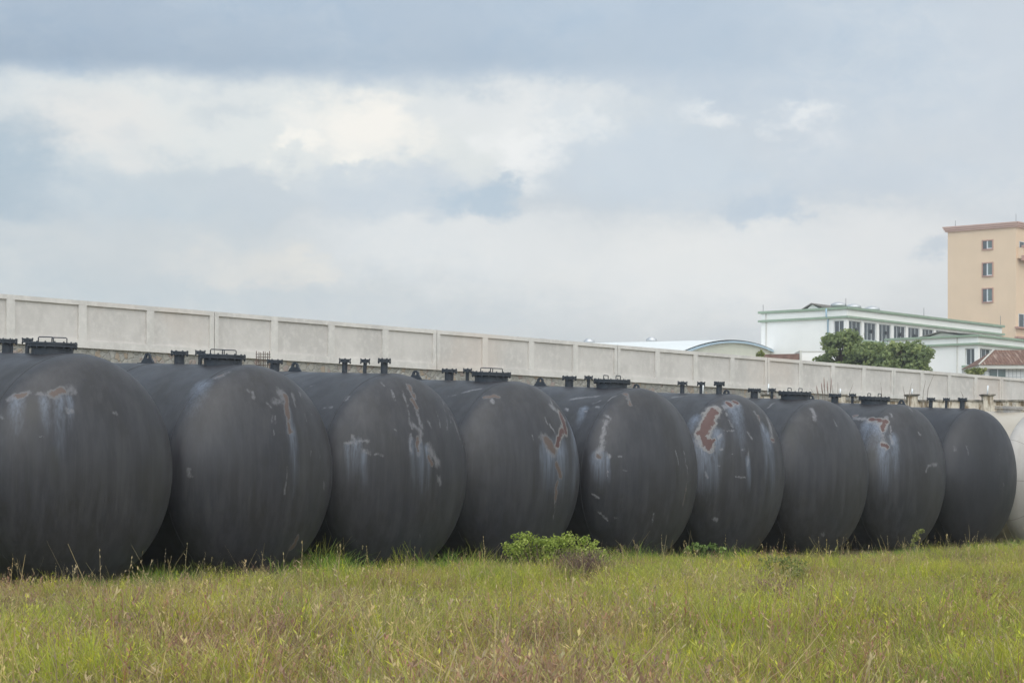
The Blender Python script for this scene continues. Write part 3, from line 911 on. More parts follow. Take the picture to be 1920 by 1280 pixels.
# --- large white building with green bands
UA, YA = 1588, 270.0
pA = 1 / F * YA
bA = empty('white_building', place(UA, YA), (0, 0, WA))
tag(bA, 'long white building with green roof bands and a window row, behind the trees', 'building')
def zA(v): return EYE + (HOR - v) * pA - ZY
LX, LY = 39.0, 11.6
zs, zh, zb2, ztp = zA(634), zA(600), zA(592), zA(575)
MB().box(0, LX, 0, LY, -0.3, zs).build('lower_wall', m_white, bA)
MB().box(0, LX, 0, LY, zh, ztp - 0.29).build('parapet_wall', m_white, bA)
MB().box(0, LX, 2.6, LY, zs, zh).build('upper_wall', m_white, bA)
MB().box(0.9, LX, 0.42, 2.6, zs, zh).build('rear_wall', m_curtain, bA)
MB().box(0, 0.45, 0, 0.42, zs, zh).build('column', m_white, bA)
MB().box(0, 0.9, 1.75, 2.6, zs, zh).build('column', m_white, bA)
def bands(root, LX, LY, z, th, ov):
    mb = MB()
    mb.box(-ov, LX + ov, -ov, 0, z - th, z)
    mb.box(-ov, 0, 0, LY + ov, z - th, z)
    mb.box(LX, LX + ov, 0, LY + ov, z - th, z)
    mb.box(0, LX, LY, LY + ov, z - th, z)
    return mb
bt = bands(bA, LX, LY, ztp, 0.26, 0.30)
bt.box(0, LX, 0, LY, ztp - 0.29, ztp - 0.1)
bt.build('roof_band', m_green, bA)
bands(bA, LX, LY, zb2, 0.24, 0.30).build('storey_band', m_green, bA)
mb = MB().box(-0.003, LX, -0.16, -0.002, zs - 0.24, zs)
mb.build('sill_band', m_green, bA)
window(bA, 'w', 0.45, 1.75, zs, zh, 0.14, 'x')
for k in range(11):
    s0 = 0.45 + 3.5 * k
    s1 = min(s0 + 2.86, LX - 0.3)
    window(bA, 'w', s0, s1, zs, zh, 0.14)
    MB().box(s1, min(s1 + 0.64, LX), 0, 0.42, zs, zh).build('column', m_white, bA)
    # outdoor gear and rails hung in the bays
    if k < 7:
        MB().box(s0 + 1.75, s0 + 2.1, 0.02, 0.13, zs + 0.9, zs + 1.3).build('wall_unit', m_dark, bA)
MB().tube([(-0.10, 10.9, -0.2), (-0.10, 10.9, ztp - 0.1)], 0.05, 6).build('drain_pipe', m_fascia, bA)
MB().tube([(-0.12, 2.45, -0.2), (-0.12, 2.45, zA(594)), (-0.5, 2.45, zA(591)), (-0.5, 2.45, zA(577))], 0.09, 6).build('blue_drain_pipe', m_bluepipe, bA)
for (x, y, h) in ((0.1, LY - 0.2, 0.8), (0.1, 0.2, 1.0), (18.5, 0.1, 1.0), (LX - 0.2, 0.1, 1.2)):
    MB().tube([(x, y, ztp - 0.1), (x, y, ztp + h)], 0.03, 5).build('lightning_rod', m_rod, bA)
for x in (2.2, 5.6, 10.0):
    v_ = MB().lathe([(0.6, ztp - 0.1), (0.65, ztp + 0.25), (0.95, ztp + 0.30), (0.90, ztp + 0.55), (0.5, ztp + 0.72), (0.12, ztp + 0.8)], 16, (x, 2.4, 0))
    v_.build('roof_vent', m_silver, bA)
gr_ = MB()
gr_.add([(1.5, 6.6, ztp - 0.1), (1.5, 4.2, ztp - 0.1), (1.5, 5.5, ztp + 0.62), (7.5, 6.6, ztp - 0.1), (7.5, 4.2, ztp - 0.1), (7.5, 5.5, ztp + 0.62)],
        [(0, 2, 1), (3, 4, 5), (0, 3, 5, 2), (1, 2, 5, 4), (0, 1, 4, 3)])
gr_.build('roof_hut', m_white, bA)
gr_ = MB()
for (ya, yb, za, zb_) in ((6.9, 5.5, ztp - 0.02, ztp + 0.66), (5.5, 3.4, ztp + 0.66, ztp + 0.02)):
    gr_.add([(1.2, ya, za), (7.8, ya, za), (7.8, yb, zb_), (1.2, yb, zb_), (1.2, ya, za + 0.12), (7.8, ya, za + 0.12), (7.8, yb, zb_ + 0.12), (1.2, yb, zb_ + 0.12)],
            [(0, 1, 2, 3), (4, 7, 6, 5), (0, 4, 5, 1), (1, 5, 6, 2), (2, 6, 7, 3), (3, 7, 4, 0)])
gr_.build('hut_roof', m_grayroof, bA)

# --- lower white annex in front
UB, YB = 1834, 235.0
bB = empty('white_annex', place(UB, YB), (0, 0, WA))
tag(bB, 'lower white annex with green bands in front of the long white building', 'building')
def zB_(v): return EYE + (HOR - v) / F * YB - ZY
LXB, LYB = 26.0, 10.2
zs, zh, zb2, ztp = zB_(684), zB_(652), zB_(642.3), zB_(627)
MB().box(0, LXB, 0, LYB, -0.3, zs).build('lower_wall', m_white, bB)
MB().box(0, LXB, 0, LYB, zh, ztp - 0.2).build('parapet_wall', m_white, bB)
MB().box(0, LXB, 1.45, LYB, zs, zh).build('upper_wall', m_white, bB)
MB().box(0.7, LXB, 0.42, 1.45, zs, zh).build('rear_wall', m_brick, bB)
MB().box(0, 0.42, 0, 0.42, zs, zh).build('column', m_white, bB)
bt = bands(bB, LXB, LYB, ztp, 0.2, 0.30)
bt.box(0, LXB, 0, LYB, ztp - 0.2, ztp - 0.08)
bt.build('roof_band', m_green, bB)
bands(bB, LXB, LYB, zb2, 0.2, 0.34).build('storey_band', m_green, bB)
MB().box(-0.16, -0.002, -0.02, 1.75, zs - 0.2, zs).build('sill_band', m_green, bB)
window(bB, 'w', 0.42, 1.45, zs, zh, 0.25, 'x')
for k in range(8):
    s0 = 0.42 + 3.2 * k
    s1 = min(s0 + 2.7, LXB - 0.3)
    window(bB, 'w', s0, s1, zs, zh, 0.30)
    MB().box(s1, min(s1 + 0.5, LXB), 0, 0.42, zs, zh).build('column', m_white, bB)
MB().tube([(-0.10, 2.3, -0.2), (-0.10, 2.3, ztp - 0.1)], 0.06, 6).build('drain_pipe', m_fascia, bB)
gr_ = MB()
zr = zB_(618.5)
for (ya, yb, za, zc_) in ((6.9, 4.6, ztp - 0.02, zr), (4.6, 0.6, zr, ztp + 0.02)):
    gr_.add([(0.6, ya, za), (16, ya, za), (16, yb, zc_), (0.6, yb, zc_), (0.6, ya, za + 0.1), (16, ya, za + 0.1), (16, yb, zc_ + 0.1), (0.6, yb, zc_ + 0.1)],
            [(0, 1, 2, 3), (4, 7, 6, 5), (0, 4, 5, 1), (1, 5, 6, 2), (2, 6, 7, 3), (3, 7, 4, 0)])
gr_.build('pitched_roof', m_grayroof, bB)
MB().add([(0.9, 6.6, ztp - 0.1), (0.9, 1.4, ztp - 0.1), (0.9, 4.6, zr - 0.03), (1.1, 6.6, ztp - 0.1), (1.1, 1.4, ztp - 0.1), (1.1, 4.6, zr - 0.03)],
         [(0, 2, 1), (3, 4, 5), (0, 3, 5, 2), (1, 2, 5, 4), (0, 1, 4, 3)]).build('gable', m_fascia, bB)

# --- ochre tower block
UD, YD = 1905, 340.0
bD = empty('ochre_tower_block', place(UD, YD), (0, 0, WA))
tag(bD, 'tall ochre apartment block with brown-pink cornice and small sliding windows, at the right edge', 'building')
def zD(v, Y=YD): return EYE + (HOR - v) / F * Y - ZY
LXD, LYD = 30.0, 11.0
zt = zD(416)
MB().box(0, LXD, 0, LYD, -0.3, zt - 0.75).build('wall', m_yellow, bD)
co = MB()
for (ov, a, b) in ((0.32, 0.75, 0.5), (0.46, 0.5, 0.2), (0.58, 0.2, 0.0)):
    co.box(-ov, LXD + ov, -ov, LYD + ov, zt - a, zt - b - 0.002)
co.build('cornice', m_pinktop, bD)
def tower_window(y0, y1, z0, z1):
    fr = MB()
    t = 0.16
    fr.box(-0.14, -0.002, y0 - t, y0, z0 - t, z1 + t).box(-0.14, -0.002, y1, y1 + t, z0 - t, z1 + t)
    fr.box(-0.14, -0.002, y0, y1, z1, z1 + t).box(-0.22, -0.002, y0 - 0.001, y1 + 0.001, z0 - t, z0)
    w = fr.build('window', m_pink, bD)
    c = (y0 + y1) / 2
    sf = MB().box(-0.05, -0.004, c - 0.06, c + 0.14, z0, z1).box(-0.05, -0.004, y0, c - 0.06, z0, z0 + 0.13)
    sf.build('sash', m_frame, w)
    MB().box(-0.03, -0.003, y0, c - 0.06, z0 + 0.13, z1).build('pane', m_gglass, w)
    MB().box(-0.02, -0.003, c + 0.14, y1, z0, z1).build('pane', m_glass, w)
for (va, vb) in ((452, 467), (494, 517), (542, 566)):
    tower_window(3.75, 5.25, zD(vb, 343), zD(va, 343))
# right side: balconies and sills that poke past the corner
def side_window(x0, x1, z0, z1):
    w = MB().box(x0, x0 + 0.08, -0.06, -0.002, z0, z1).box(x1 - 0.08, x1, -0.06, -0.002, z0, z1).box(x0, x1, -0.055, -0.003, z1, z1 + 0.08).box((x0 + x1) / 2 - 0.04, (x0 + x1) / 2 + 0.04, -0.05, -0.004, z0, z1).build('window', m_frame, bD)
    MB().box(x0 + 0.08, x1 - 0.08, -0.03, -0.003, z0, z1).build('pane', m_glass, w)
for (va, vb) in ((464, 484),):
    b_ = MB().box(0.4, LXD * 0.4, -0.9, -0.78, zD(vb - 2), zD(va)).box(0.4, 0.52, -0.78, -0.002, zD(vb - 2), zD(va)).box(0.4, LXD * 0.4, -0.78, -0.003, zD(vb - 2) - 0.15, zD(vb - 2)).build('balcony', m_yellow, bD)
    MB().box(0.3, LXD * 0.4 + 0.1, -1.0, -0.70, zD(va), zD(va) + 0.3).build('rail', m_pink, b_)
    MB().box(0.3, LXD * 0.4 + 0.1, -1.0, -0.70, zD(vb) - 0.35, zD(vb - 2) + 0.25).build('edge', m_pink, b_)
side_window(1.0, 4.0, zD(464), zD(452))
side_window(0.8, 4.0, zD(612), zD(588))
side_window(0.8, 4.0, zD(655), zD(634))
MB().box(-0.5, 4.4, -0.6, -0.002, zD(615.5), zD(612.5)).build('sill', m_pink, bD)
MB().box(-0.5, 4.4, -0.6, -0.002, zD(634), zD(630.5)).build('sill', m_pink, bD)
for (x, y, h) in ((0.1, LYD - 1.2, 0.9), (0.2, 0.1, 1.2)):
    MB().tube([(x, y, zt - 0.1), (x, y, zt + h)], 0.03, 5).build('lightning_rod', m_rod, bD)

# --- low house with the red tiled roof
YC = 165.0
bC = empty('tiled_house', place(1900, YC))
tag(bC, 'low house with a rusty red tiled hip roof, just over the wall at right', 'house')
x0c = (1836 - 1900) / F * YC
def zC_(v): return EYE + (HOR - v) / F * YC - ZY
ze, zr2 = zC_(684), EYE + (HOR - 656) / F * 168.2 - ZY
X1 = 9.0
MB().box(x0c + 0.5, X1, 0.5, 6.0, -0.3, zC_(691)).build('wall', m_wtile, bC)
MB().box(x0c, X1 + 0.5, 0, 6.4, zC_(691), ze).build('fascia', m_fascia, bC)
hp = 3.2
xr = (1864 - 960) / F * 168.2 - bC.location.x
MB().add([(x0c - 0.06, -0.08, ze), (X1 + 0.5, -0.08, ze), (X1 + 0.5, 6.48, ze), (x0c - 0.06, 6.48, ze), (xr, hp, zr2), (X1 - 0.8, hp, zr2)],
         [(0, 1, 5, 4), (1, 2, 5), (2, 3, 4, 5), (3, 0, 4), (0, 3, 2, 1)]).build('roof', m_tile, bC)
MB().tube([(x0c - 0.03, -0.05, ze + 0.03), (xr, hp, zr2 + 0.03)], 0.06, 6).build('ridge_cap', m_fascia, bC)
xa, xb = (1858 - 1900) / F * YC, (1888 - 1900) / F * YC
w_ = MB().box(xa - 0.05, xb + 0.05, 0.44, 0.498, zC_(712), zC_(711)).box((xa + xb) / 2 - 0.03, (xa + xb) / 2 + 0.03, 0.44, 0.498, zC_(711), zC_(691.5)).build('window', m_frame, bC)
MB().box(xa, xb, 0.46, 0.497, zC_(711), zC_(691.5)).build('pane', m_gglass, w_)

# --- arched warehouse
gd = Vector((0.34, 0.94)).normalized()
YE = 260.0
cE = place(1375, YE)
bE = empty('arched_warehouse', cE, (0, 0, math.atan2(-gd.x * -1, 0) if False else math.atan2(gd.y, gd.x)))
tag(bE, 'pale arched warehouse with blue roof edge and cream gable, left of the white building', 'warehouse')
# local +x along the gable (away from the camera), +y back-left along the ridge
zp, kk, h0 = EYE + 16.6 - ZY, 0.0030, 8.0
def arch(h): return zp - kk * (h - h0) ** 2
hs = np.linspace(-30, 46, 30)
LR = 62.0
vs, fs = [], []
for h in hs: vs += [(h, 0, -0.3), (h, 0, arch(h))]
for k in range(len(hs) - 1): fs.append((2 * k, 2 * k + 2, 2 * k + 3, 2 * k + 1))
MB().add(vs, fs).build('gable_wall', m_cream, bE)
vs, fs = [], []
for h in hs: vs += [(h, -0.3, arch(h) + 0.0), (h, LR, arch(h)), (h, -0.3, arch(h) + 0.25), (h, LR, arch(h) + 0.25)]
for k in range(len(hs) - 1):
    a = 4 * k; b = a + 4
    fs += [(a + 2, b + 2, b + 3, a + 3), (a, a + 1, b + 1, b)]
MB().add(vs, fs, True).build('roof', m_sheet, bE)
vs, fs = [], []
for h in hs: vs += [(h, -0.42, arch(h) - 0.08), (h, -0.42, arch(h) + 0.12), (h, -0.302, arch(h) + 0.12), (h, -0.302, arch(h) - 0.08)]
for k in range(len(hs) - 1):
    a = 4 * k; b = a + 4
    fs += [(a, b, b + 1, a + 1), (a + 1, b + 1, b + 2, a + 2), (a, a + 3, b + 3, b)]
MB().add(vs, fs).build('edge_flashing', m_bluetrim, bE)
MB().box(-30, 46, 0.3, LR, -0.3, arch(-30) - 0.3).build('side_wall', m_cream, bE)
for ly in (11.8, 19.4):
    MB().lathe([(0.5, arch(h0) + 0.1), (0.35, arch(h0) + 0.35), (0.35, arch(h0) + 0.5), (0.62, arch(h0) + 0.55), (0.66, arch(h0) + 0.85), (0.3, arch(h0) + 1.1)], 14, (h0, ly, 0)).build('roof_ventilator', m_silver, bE)

# --- low brick shed and grey garden wall in front of the white building
YS = 175.0
bk_ = empty('brick_shed', place(1466, YS))
tag(bk_, 'low red brick shed roof edge peeping over the wall below the white building', 'shed')
xs0, xs1 = (1433 - 1466) / F * YS, (1499 - 1466) / F * YS
def zS(v): return EYE + (HOR - v) / F * YS - ZY
MB().add([(xs0, 0, -0.2), (xs1, 0, -0.2), (xs1, 0, zS(663)), (xs0, 0, zS(664.2)), (xs0, 3, -0.2), (xs1, 3, -0.2), (xs1, 3, zS(663)), (xs0, 3, zS(664.2))],
         [(0, 1, 2, 3), (5, 4, 7, 6), (1, 5, 6, 2), (4, 0, 3, 7), (3, 2, 6, 7), (0, 4, 5, 1)]).build('brick_wall', m_brick, bk_)
MB().box(xs1 + 0.003, xs1 + 0.16, -0.1, 3.1, -0.2, zS(657)).build('pier', m_fascia, bk_)
gw = empty('garden_wall', place(1522, 178.0))
tag(gw, 'short pale grey wall beside the brick shed, left of the trees', 'wall')
MB().box((1501 - 1522) / F * 178, (1560 - 1522) / F * 178, 0, 0.25, -0.2, EYE + (HOR - 659.5) / F * 178 - ZY).build('wall_body', m_white, gw)
MB().box((1500 - 1522) / F * 178, (1561 - 1522) / F * 178, -0.05, 0.3, EYE + (HOR - 659.4) / F * 178 - ZY, EYE + (HOR - 658) / F * 178 - ZY).build('coping', m_fascia, gw)

# ------------------------------------------------------------------ foliage
def leaf_mat(name, c1, c2, c3, transl=0.3, scale=1.5):
    m, N = mat(name)
    P = N.n('ShaderNodeNewGeometry').outputs['Position']
    at = N.n('ShaderNodeAttribute'); at.attribute_name = 'tone'
    n1 = N.noise(P, scale, 4)
    c = N.mix(N.mapr(at.outputs['Fac'], 0.0, 0.75), c1, c2)
    c = N.mix(N.mapr(at.outputs['Fac'], 0.75, 1.0), c, c3)
    c = N.mix(N.mapr(n1, 0.35, 0.65, 0.0, 0.35), c, c1)
    finish(N, c, 0.55, 0.3, transl=transl)
    return m
def leaves(name, m, clumps, n, size, parent, seed, flat=0.35, loc=(0, 0, 0), elong=1.0):
    """many folded leaf faces spread through overlapping clumps (centre, radii)"""
    r = np.random.default_rng(seed)
    w = np.array([c[3] * c[4] * c[5] for c in clumps]) ** 0.7
    ci = r.choice(len(clumps), n, p=w / w.sum())
    C = np.array(clumps)[ci]
    d = r.normal(size=(n, 3)); d /= np.linalg.norm(d, axis=1, keepdims=True)
    rad = r.uniform(0.1, 1.0, n) ** 0.42 * r.uniform(0.75, 1.40, n)
    p = C[:, :3] + d * rad[:, None] * C[:, 3:6]
    nrm = d * 0.6 + r.normal(size=(n, 3)) * 0.6 + np.array([0, 0, flat])
    nrm /= np.linalg.norm(nrm, axis=1, keepdims=True)
    t = np.cross(nrm, r.normal(size=(n, 3))); t /= np.linalg.norm(t, axis=1, keepdims=True)
    b = np.cross(nrm, t)
    s = size * r.uniform(0.6, 1.35, n)[:, None]
    L = t * s * elong; Wd = b * s * 0.5
    v = np.stack([p - L * 0.5, p + Wd - nrm * s * 0.08, p + L * 0.5, p - Wd - nrm * s * 0.08], 1).reshape(-1, 3)
    f = np.arange(4 * n)
    tone = np.repeat(np.clip(r.uniform(0, 1, n) * 0.75 + r.normal(size=len(clumps))[ci] * 0.15 + 0.12, 0, 1), 4)
    me = np_mesh(name, v, f, np.full(n, 4), m, {'tone': tone})
    o = bpy.data.objects.new(name, me)
    COL.objects.link(o)
    o.parent = parent
    o.location = loc
    return o
m_leaf = leaf_mat('dark_tree_leaf', (0.15, 0.195, 0.08, 1), (0.32, 0.38, 0.145, 1), (0.50, 0.54, 0.22, 1), 0.5)
m_shrubleaf = leaf_mat('light_shrub_leaf', (0.24, 0.31, 0.05, 1), (0.46, 0.53, 0.11, 1), (0.68, 0.68, 0.24, 1), 0.45, scale=4)
m_bushleaf = leaf_mat('yellow_bush_leaf', (0.16, 0.19, 0.05, 1), (0.32, 0.34, 0.10, 1), (0.44, 0.43, 0.18, 1), 0.45)
def tree(label, u, vtop, vbot, halfw, Y, seed, n=5200, lobes=26):
    r = random.Random(seed)
    e = empty('leafy_tree', place(u, Y))
    tag(e, label, 'tree', 'trees behind the wall')
    k = Y / F
    zt = EYE + (HOR - vtop) * k - ZY
    zb = EYE + (HOR - vbot) * k - ZY
    hw = halfw * k
    cz, rz = (zt + zb) / 2, (zt - zb) / 2
    cl = []
    for _ in range(lobes):
        a = r.uniform(0, 2 * math.pi); q = r.uniform(-1.0, 0.95)
        prof = math.sqrt(max(0.03, 1 - ((q + 0.55) / 1.55) ** 2)) if q > -0.55 else 1.0   # widest low down
        rr = prof * r.uniform(0.35, 0.92)
        s = r.uniform(0.10, 0.26)
        cl.append((math.cos(a) * rr * hw, math.sin(a) * rr * hw, cz + q * rz * 0.88, s * hw, s * hw, s * hw * 0.75))
    tr = MB()
    tr.tube([(0, 0, -0.2), (0.05, 0, cz * 0.5), (0, 0.05, cz)], [0.22, 0.17, 0.10], 8)
    for c in cl[::2]:
        m_ = Vector((c[0] * 0.4, c[1] * 0.4, cz * 0.55 + c[2] * 0.35))
        tr.tube([(0, 0, cz * 0.45), m_, c[:3]], [0.10, 0.06, 0.02], 5)
    tr.build('trunk', m_bark, e)
    leaves('crown', m_leaf, cl, n, 0.23, e, seed)
    return e
tree('tallest bushy green tree over the wall, in front of the white building', 1578, 620, 712, 60, 150, 3, 5600, 85)
tree('low bushy green tree between the two bigger ones over the wall', 1636, 642, 712, 58, 149, 5, 5000, 85)
tree('bushy green tree over the wall in front of the annex, right of the others', 1698, 641, 715, 60, 146, 8, 5600, 85)
def bush(label, u, vtop, vbot, hw, Y, seed, m, n=900):
    e = empty('bush', place(u, Y))
    tag(e, label, 'bush')
    k = Y / F
    zt, zb = EYE + (HOR - vtop) * k - ZY, max(0.0, EYE + (HOR - vbot) * k - ZY)
    r = random.Random(seed)
    cl = [(r.uniform(-0.7, 0.7) * hw * k, r.uniform(-0.5, 0.5) * hw * k, zb + (zt - zb) * r.uniform(0.25, 0.8), hw * k * 0.38, hw * k * 0.38, (zt - zb) * 0.28) for _ in range(9)]
    st = MB()
    for c in cl: st.tube([(0, 0, -0.1), (c[0] * 0.5, c[1] * 0.5, c[2] * 0.5), c[:3]], [0.05, 0.035, 0.015], 5)
    st.build('stems', m_bark, e)
    leaves('foliage', m, cl, n, 0.16, e, seed)
bush('pale yellow-green bush peeping over the wall beside the tiled house', 1828, 690, 706, 20, 150, 21, m_bushleaf)
bush('small green bush peeping over the wall at the foot of the white building', 1424, 656, 690, 9, 145, 22, m_bushleaf, 600)

# rebar cage sticking up between second and third tank
YR = 62.0
rc = empty('rebar_cage', ((492 - 960) / F * YR, YR, ground_z((492 - 960) / F * YR, YR).item()))
tag(rc, 'cage of thin rusty reinforcing rods standing in front of the stone base', 'rebar cage')
zg = rc.location.z
def zR(v): return EYE + (HOR - v) / F * YR - zg
for k in range(7):
    x = (480 + k * 4.1 - 492) / F * YR
    MB().tube([(x, 0.1 * (k % 2), -0.1), (x + 0.01, 0.1 * (k % 2), zR(658 + (k % 3)))], 0.011, 5).build('upright_rod', m_rust, rc)
for v in (664, 669, 676, 684, 692, 702):
    MB().tube([((479 - 492) / F * YR, 0.05, zR(v)), ((507 - 492) / F * YR, 0.05, zR(v))], 0.009, 5).build('cross_rod', m_rust, rc)

# tall dry reeds behind the far tanks
m_reed = simple('dry_reed', (0.22, 0.18, 0.15), 0.9, 0.2, 3, 0.1)
m_plume = simple('reed_plume', (0.34, 0.25, 0.22), 0.95, 0.15, 6, 0.1)
def reed(label, stems, Y, group=None):
    us = [s[0] for s in stems]
    u = sum(us) / len(us)
    X = (u - 960) / F * Y
    z = ground_z(X, Y).item()
    e = empty('tall_reed', (X, Y, z))
    tag(e, label, 'reed')
    for (ub, ut, vt, plume) in stems:
        xb, xt = (ub - u) / F * Y, (ut - u) / F * Y
        zt = EYE + (HOR - vt) / F * Y - z
        zm = EYE + (HOR - 750) / F * Y - z
        MB().tube([(xb * 0.5, 0, -0.05), (xb, 0.02, zm * 0.9), ((xb * 2 + xt) / 3, 0, zm + (zt - zm) * 0.45), (xt, 0, zt)], [0.014, 0.012, 0.009, 0.004], 5).build('stem', m_reed, e)
        if plume:
            a = Vector(((xb + xt) / 2, 0, zm + (zt - zm) * 0.35)); b = Vector((xt, 0, zt))
            MB().tube([a, a.lerp(b, 0.4), a.lerp(b, 0.8), b], [0.006, 0.02, 0.014, 0.003], 6).build('plume', m_plume, e)
reed('clump of tall reddish plumed reeds above the seventh black tank', [(1536, 1531, 722, 1), (1544, 1540, 716, 1), (1547, 1545, 706, 1), (1553, 1551, 714, 1), (1556, 1559, 708, 1), (1562, 1561, 722, 0), (1530, 1520, 728, 0), (1571, 1571, 716, 0)], 72)
reed('single bent dry reed stem arching right, above the manhole of the streaked tank', [(1590, 1600, 718, 0)], 72.5)
reed('thin upright dry reed stem just left of the old wall pillar', [(1654, 1651, 717, 0), (1697, 1693, 724, 0), (1704, 1709, 718, 0)], 73)
reed('pair of long thin slanting reed stems against the plaster wall', [(1729, 1736, 712, 0), (1735, 1751, 702, 0)], 73.5)
reed('short dry reed stem leaning left by the farthest nozzles', [(1808, 1801, 733, 0)], 74)

# ------------------------------------------------------------------ grass
def vnoise(x, y, seed, cell):
    r = np.random.default_rng(seed)
    g = r.uniform(0, 1, (256, 256))
    fx, fy = x / cell, y / cell
    ix, iy = np.floor(fx).astype(int), np.floor(fy).astype(int)
    tx, ty = fx - ix, fy - iy
    tx, ty = tx * tx * (3 - 2 * tx), ty * ty * (3 - 2 * ty)
    G = lambda a, b: g[a % 256, b % 256]
    return (G(ix, iy) * (1 - tx) + G(ix + 1, iy) * tx) * (1 - ty) + (G(ix, iy + 1) * (1 - tx) + G(ix + 1, iy + 1) * tx) * ty
def fbm(x, y, seed, cell):
    return 0.55 * vnoise(x, y, seed, cell) + 0.3 * vnoise(x, y, seed + 1, cell * 0.45) + 0.15 * vnoise(x, y, seed + 2, cell * 0.2)
def grass_mat(name, root, mid, tip, var=0.25, transl=0.35):
    m, N = mat(name)
    at = N.n('ShaderNodeAttribute'); at.attribute_name = 'tone'
    P = N.n('ShaderNodeNewGeometry').outputs['Position']
    rnd = N.n('ShaderNodeObjectInfo').outputs['Random']
    c = N.mix(N.mapr(at.outputs['Fac'], 0.0, 0.45), root, mid)  # root colour darkened, painting the shade deep between blades into it
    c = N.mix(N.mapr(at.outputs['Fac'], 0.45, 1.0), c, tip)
    n1 = N.noise(P, 0.8, 4)
    hs = N.n('ShaderNodeHueSaturation')
    N.put(hs.inputs['Hue'], N.m('ADD', 0.5, N.m('MULTIPLY', N.m('SUBTRACT', n1, 0.5), -0.10)))
    N.put(hs.inputs['Saturation'], N.mapr(rnd, 0, 1, 0.85, 1.1))
    N.put(hs.inputs['Value'], N.mapr(rnd, 0, 1, 1 - var, 1 + var))
    N.put(hs.inputs['Color'], c)
    finish(N, hs.outputs[0], 0.6, 0.25, transl=transl)
    return m
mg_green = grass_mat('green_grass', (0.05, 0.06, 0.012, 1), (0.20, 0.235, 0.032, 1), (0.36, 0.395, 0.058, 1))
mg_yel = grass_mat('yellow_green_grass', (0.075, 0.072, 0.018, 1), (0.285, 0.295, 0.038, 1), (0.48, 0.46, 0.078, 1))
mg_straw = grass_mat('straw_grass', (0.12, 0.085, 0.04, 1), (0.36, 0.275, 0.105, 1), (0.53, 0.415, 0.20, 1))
mg_red = grass_mat('reddish_seed_grass', (0.09, 0.065, 0.025, 1), (0.28, 0.18, 0.078, 1), (0.39, 0.23, 0.145, 1))
mg_lush = grass_mat('lush_green_grass', (0.035, 0.065, 0.01, 1), (0.13, 0.24, 0.03, 1), (0.26, 0.395, 0.06, 1))
mg_brown = grass_mat('withered_brown_grass', (0.055, 0.03, 0.024, 1), (0.14, 0.08, 0.06, 1), (0.26, 0.165, 0.125, 1))
def tuft_mesh(seed, n, h, spread, lean, width, m, seeds=0.0, seg=4):
    r = np.random.default_rng(seed)
    vs, fs, sz, tone = [], [], [], []
    o = 0
    for _ in range(n):
        bx, by = r.normal(0, spread, 2)
        a = r.uniform(0, 2 * np.pi)
        hh = h * r.uniform(0.45, 1.15)
        ln = lean * r.uniform(0.2, 1.3) * hh
        dx_, dy_ = np.cos(a), np.sin(a)
        fa = r.uniform(0, 2 * np.pi)
        wx, wy = np.cos(fa), np.sin(fa)
        w = width * r.uniform(0.7, 1.3)
        for k in range(seg + 1):
            t = k / seg
            c = np.array([bx + dx_ * ln * t ** 2, by + dy_ * ln * t ** 2, hh * (t - 0.22 * lean * t ** 3)])
            ww = w * (1 - t ** 1.6) * 0.5 + 0.0006
            vs += [c + np.array([wx, wy, 0]) * ww, c - np.array([wx, wy, 0]) * ww]
            tone += [t, t]
        for k in range(seg):
            fs += [o + 2 * k, o + 2 * k + 1, o + 2 * k + 3, o + 2 * k + 2]
            sz.append(4)
        o += 2 * (seg + 1)
        if r.uniform() < seeds:
            # small panicle: short spikelets round the tip of the stem
            for _s in range(9):
                t = r.uniform(0.72, 1.0)
                c = np.array([bx + dx_ * ln * t ** 2, by + dy_ * ln * t ** 2, hh * (t - 0.22 * lean * t ** 3)])
                q = np.array([r.normal(0, 0.016), r.normal(0, 0.016), r.uniform(0.008, 0.03)])
                e_ = np.array([q[1], -q[0], 0]); e_ = e_ / (np.linalg.norm(e_) + 1e-6) * 0.004
                vs += [c, c + q * 0.5 + e_, c + q, c + q * 0.5 - e_]
                tone += [1, 1, 1, 1]
                fs += [o, o + 1, o + 2, o + 3]; sz.append(4); o += 4
    return np_mesh('grass_tuft', np.array(vs), fs, sz, m, {'tone': tone})
gcol = bpy.data.collections.new('grass_tufts')
protos = []
spec = []
for k in range(3): spec.append((58, 0.43, 0.08, (0.30, 0.48, 0.70)[k], 0.0046, mg_green, 0.0))      # 0-2
for k in range(3): spec.append((60, 0.43, 0.09, (0.32, 0.50, 0.72)[k], 0.0044, mg_yel, 0.1))        # 3-5
for k in range(3): spec.append((36, 0.45, 0.09, (0.40, 0.60, 0.85)[k], 0.0042, mg_straw, 0.15))     # 6-8
for k in range(3): spec.append((16, 0.43, 0.10, 0.45, 0.0042, mg_red, 0.55))        # 9-11
for k in range(3): spec.append((34, 0.44, 0.07, 0.62, 0.0100, mg_lush, 0.0))       # 12-14
for k in range(2): spec.append((3, 0.78, 0.14, 0.35, 0.0060, mg_straw, 0.5))       # 15-16 lone tall stems
for k, sp in enumerate(spec):
    me = tuft_mesh(100 + k, *sp)
    o = bpy.data.objects.new('grass_tuft_%02d' % k, me)
    gcol.objects.link(o)
    protos.append(o)
for k in range(2):
    me = tuft_mesh(140 + k, 46, 0.36, 0.09, 0.7, 0.0055, mg_brown, 0.3)
    o = bpy.data.objects.new('grass_tuft_%02d' % (17 + k), me)
    gcol.objects.link(o)
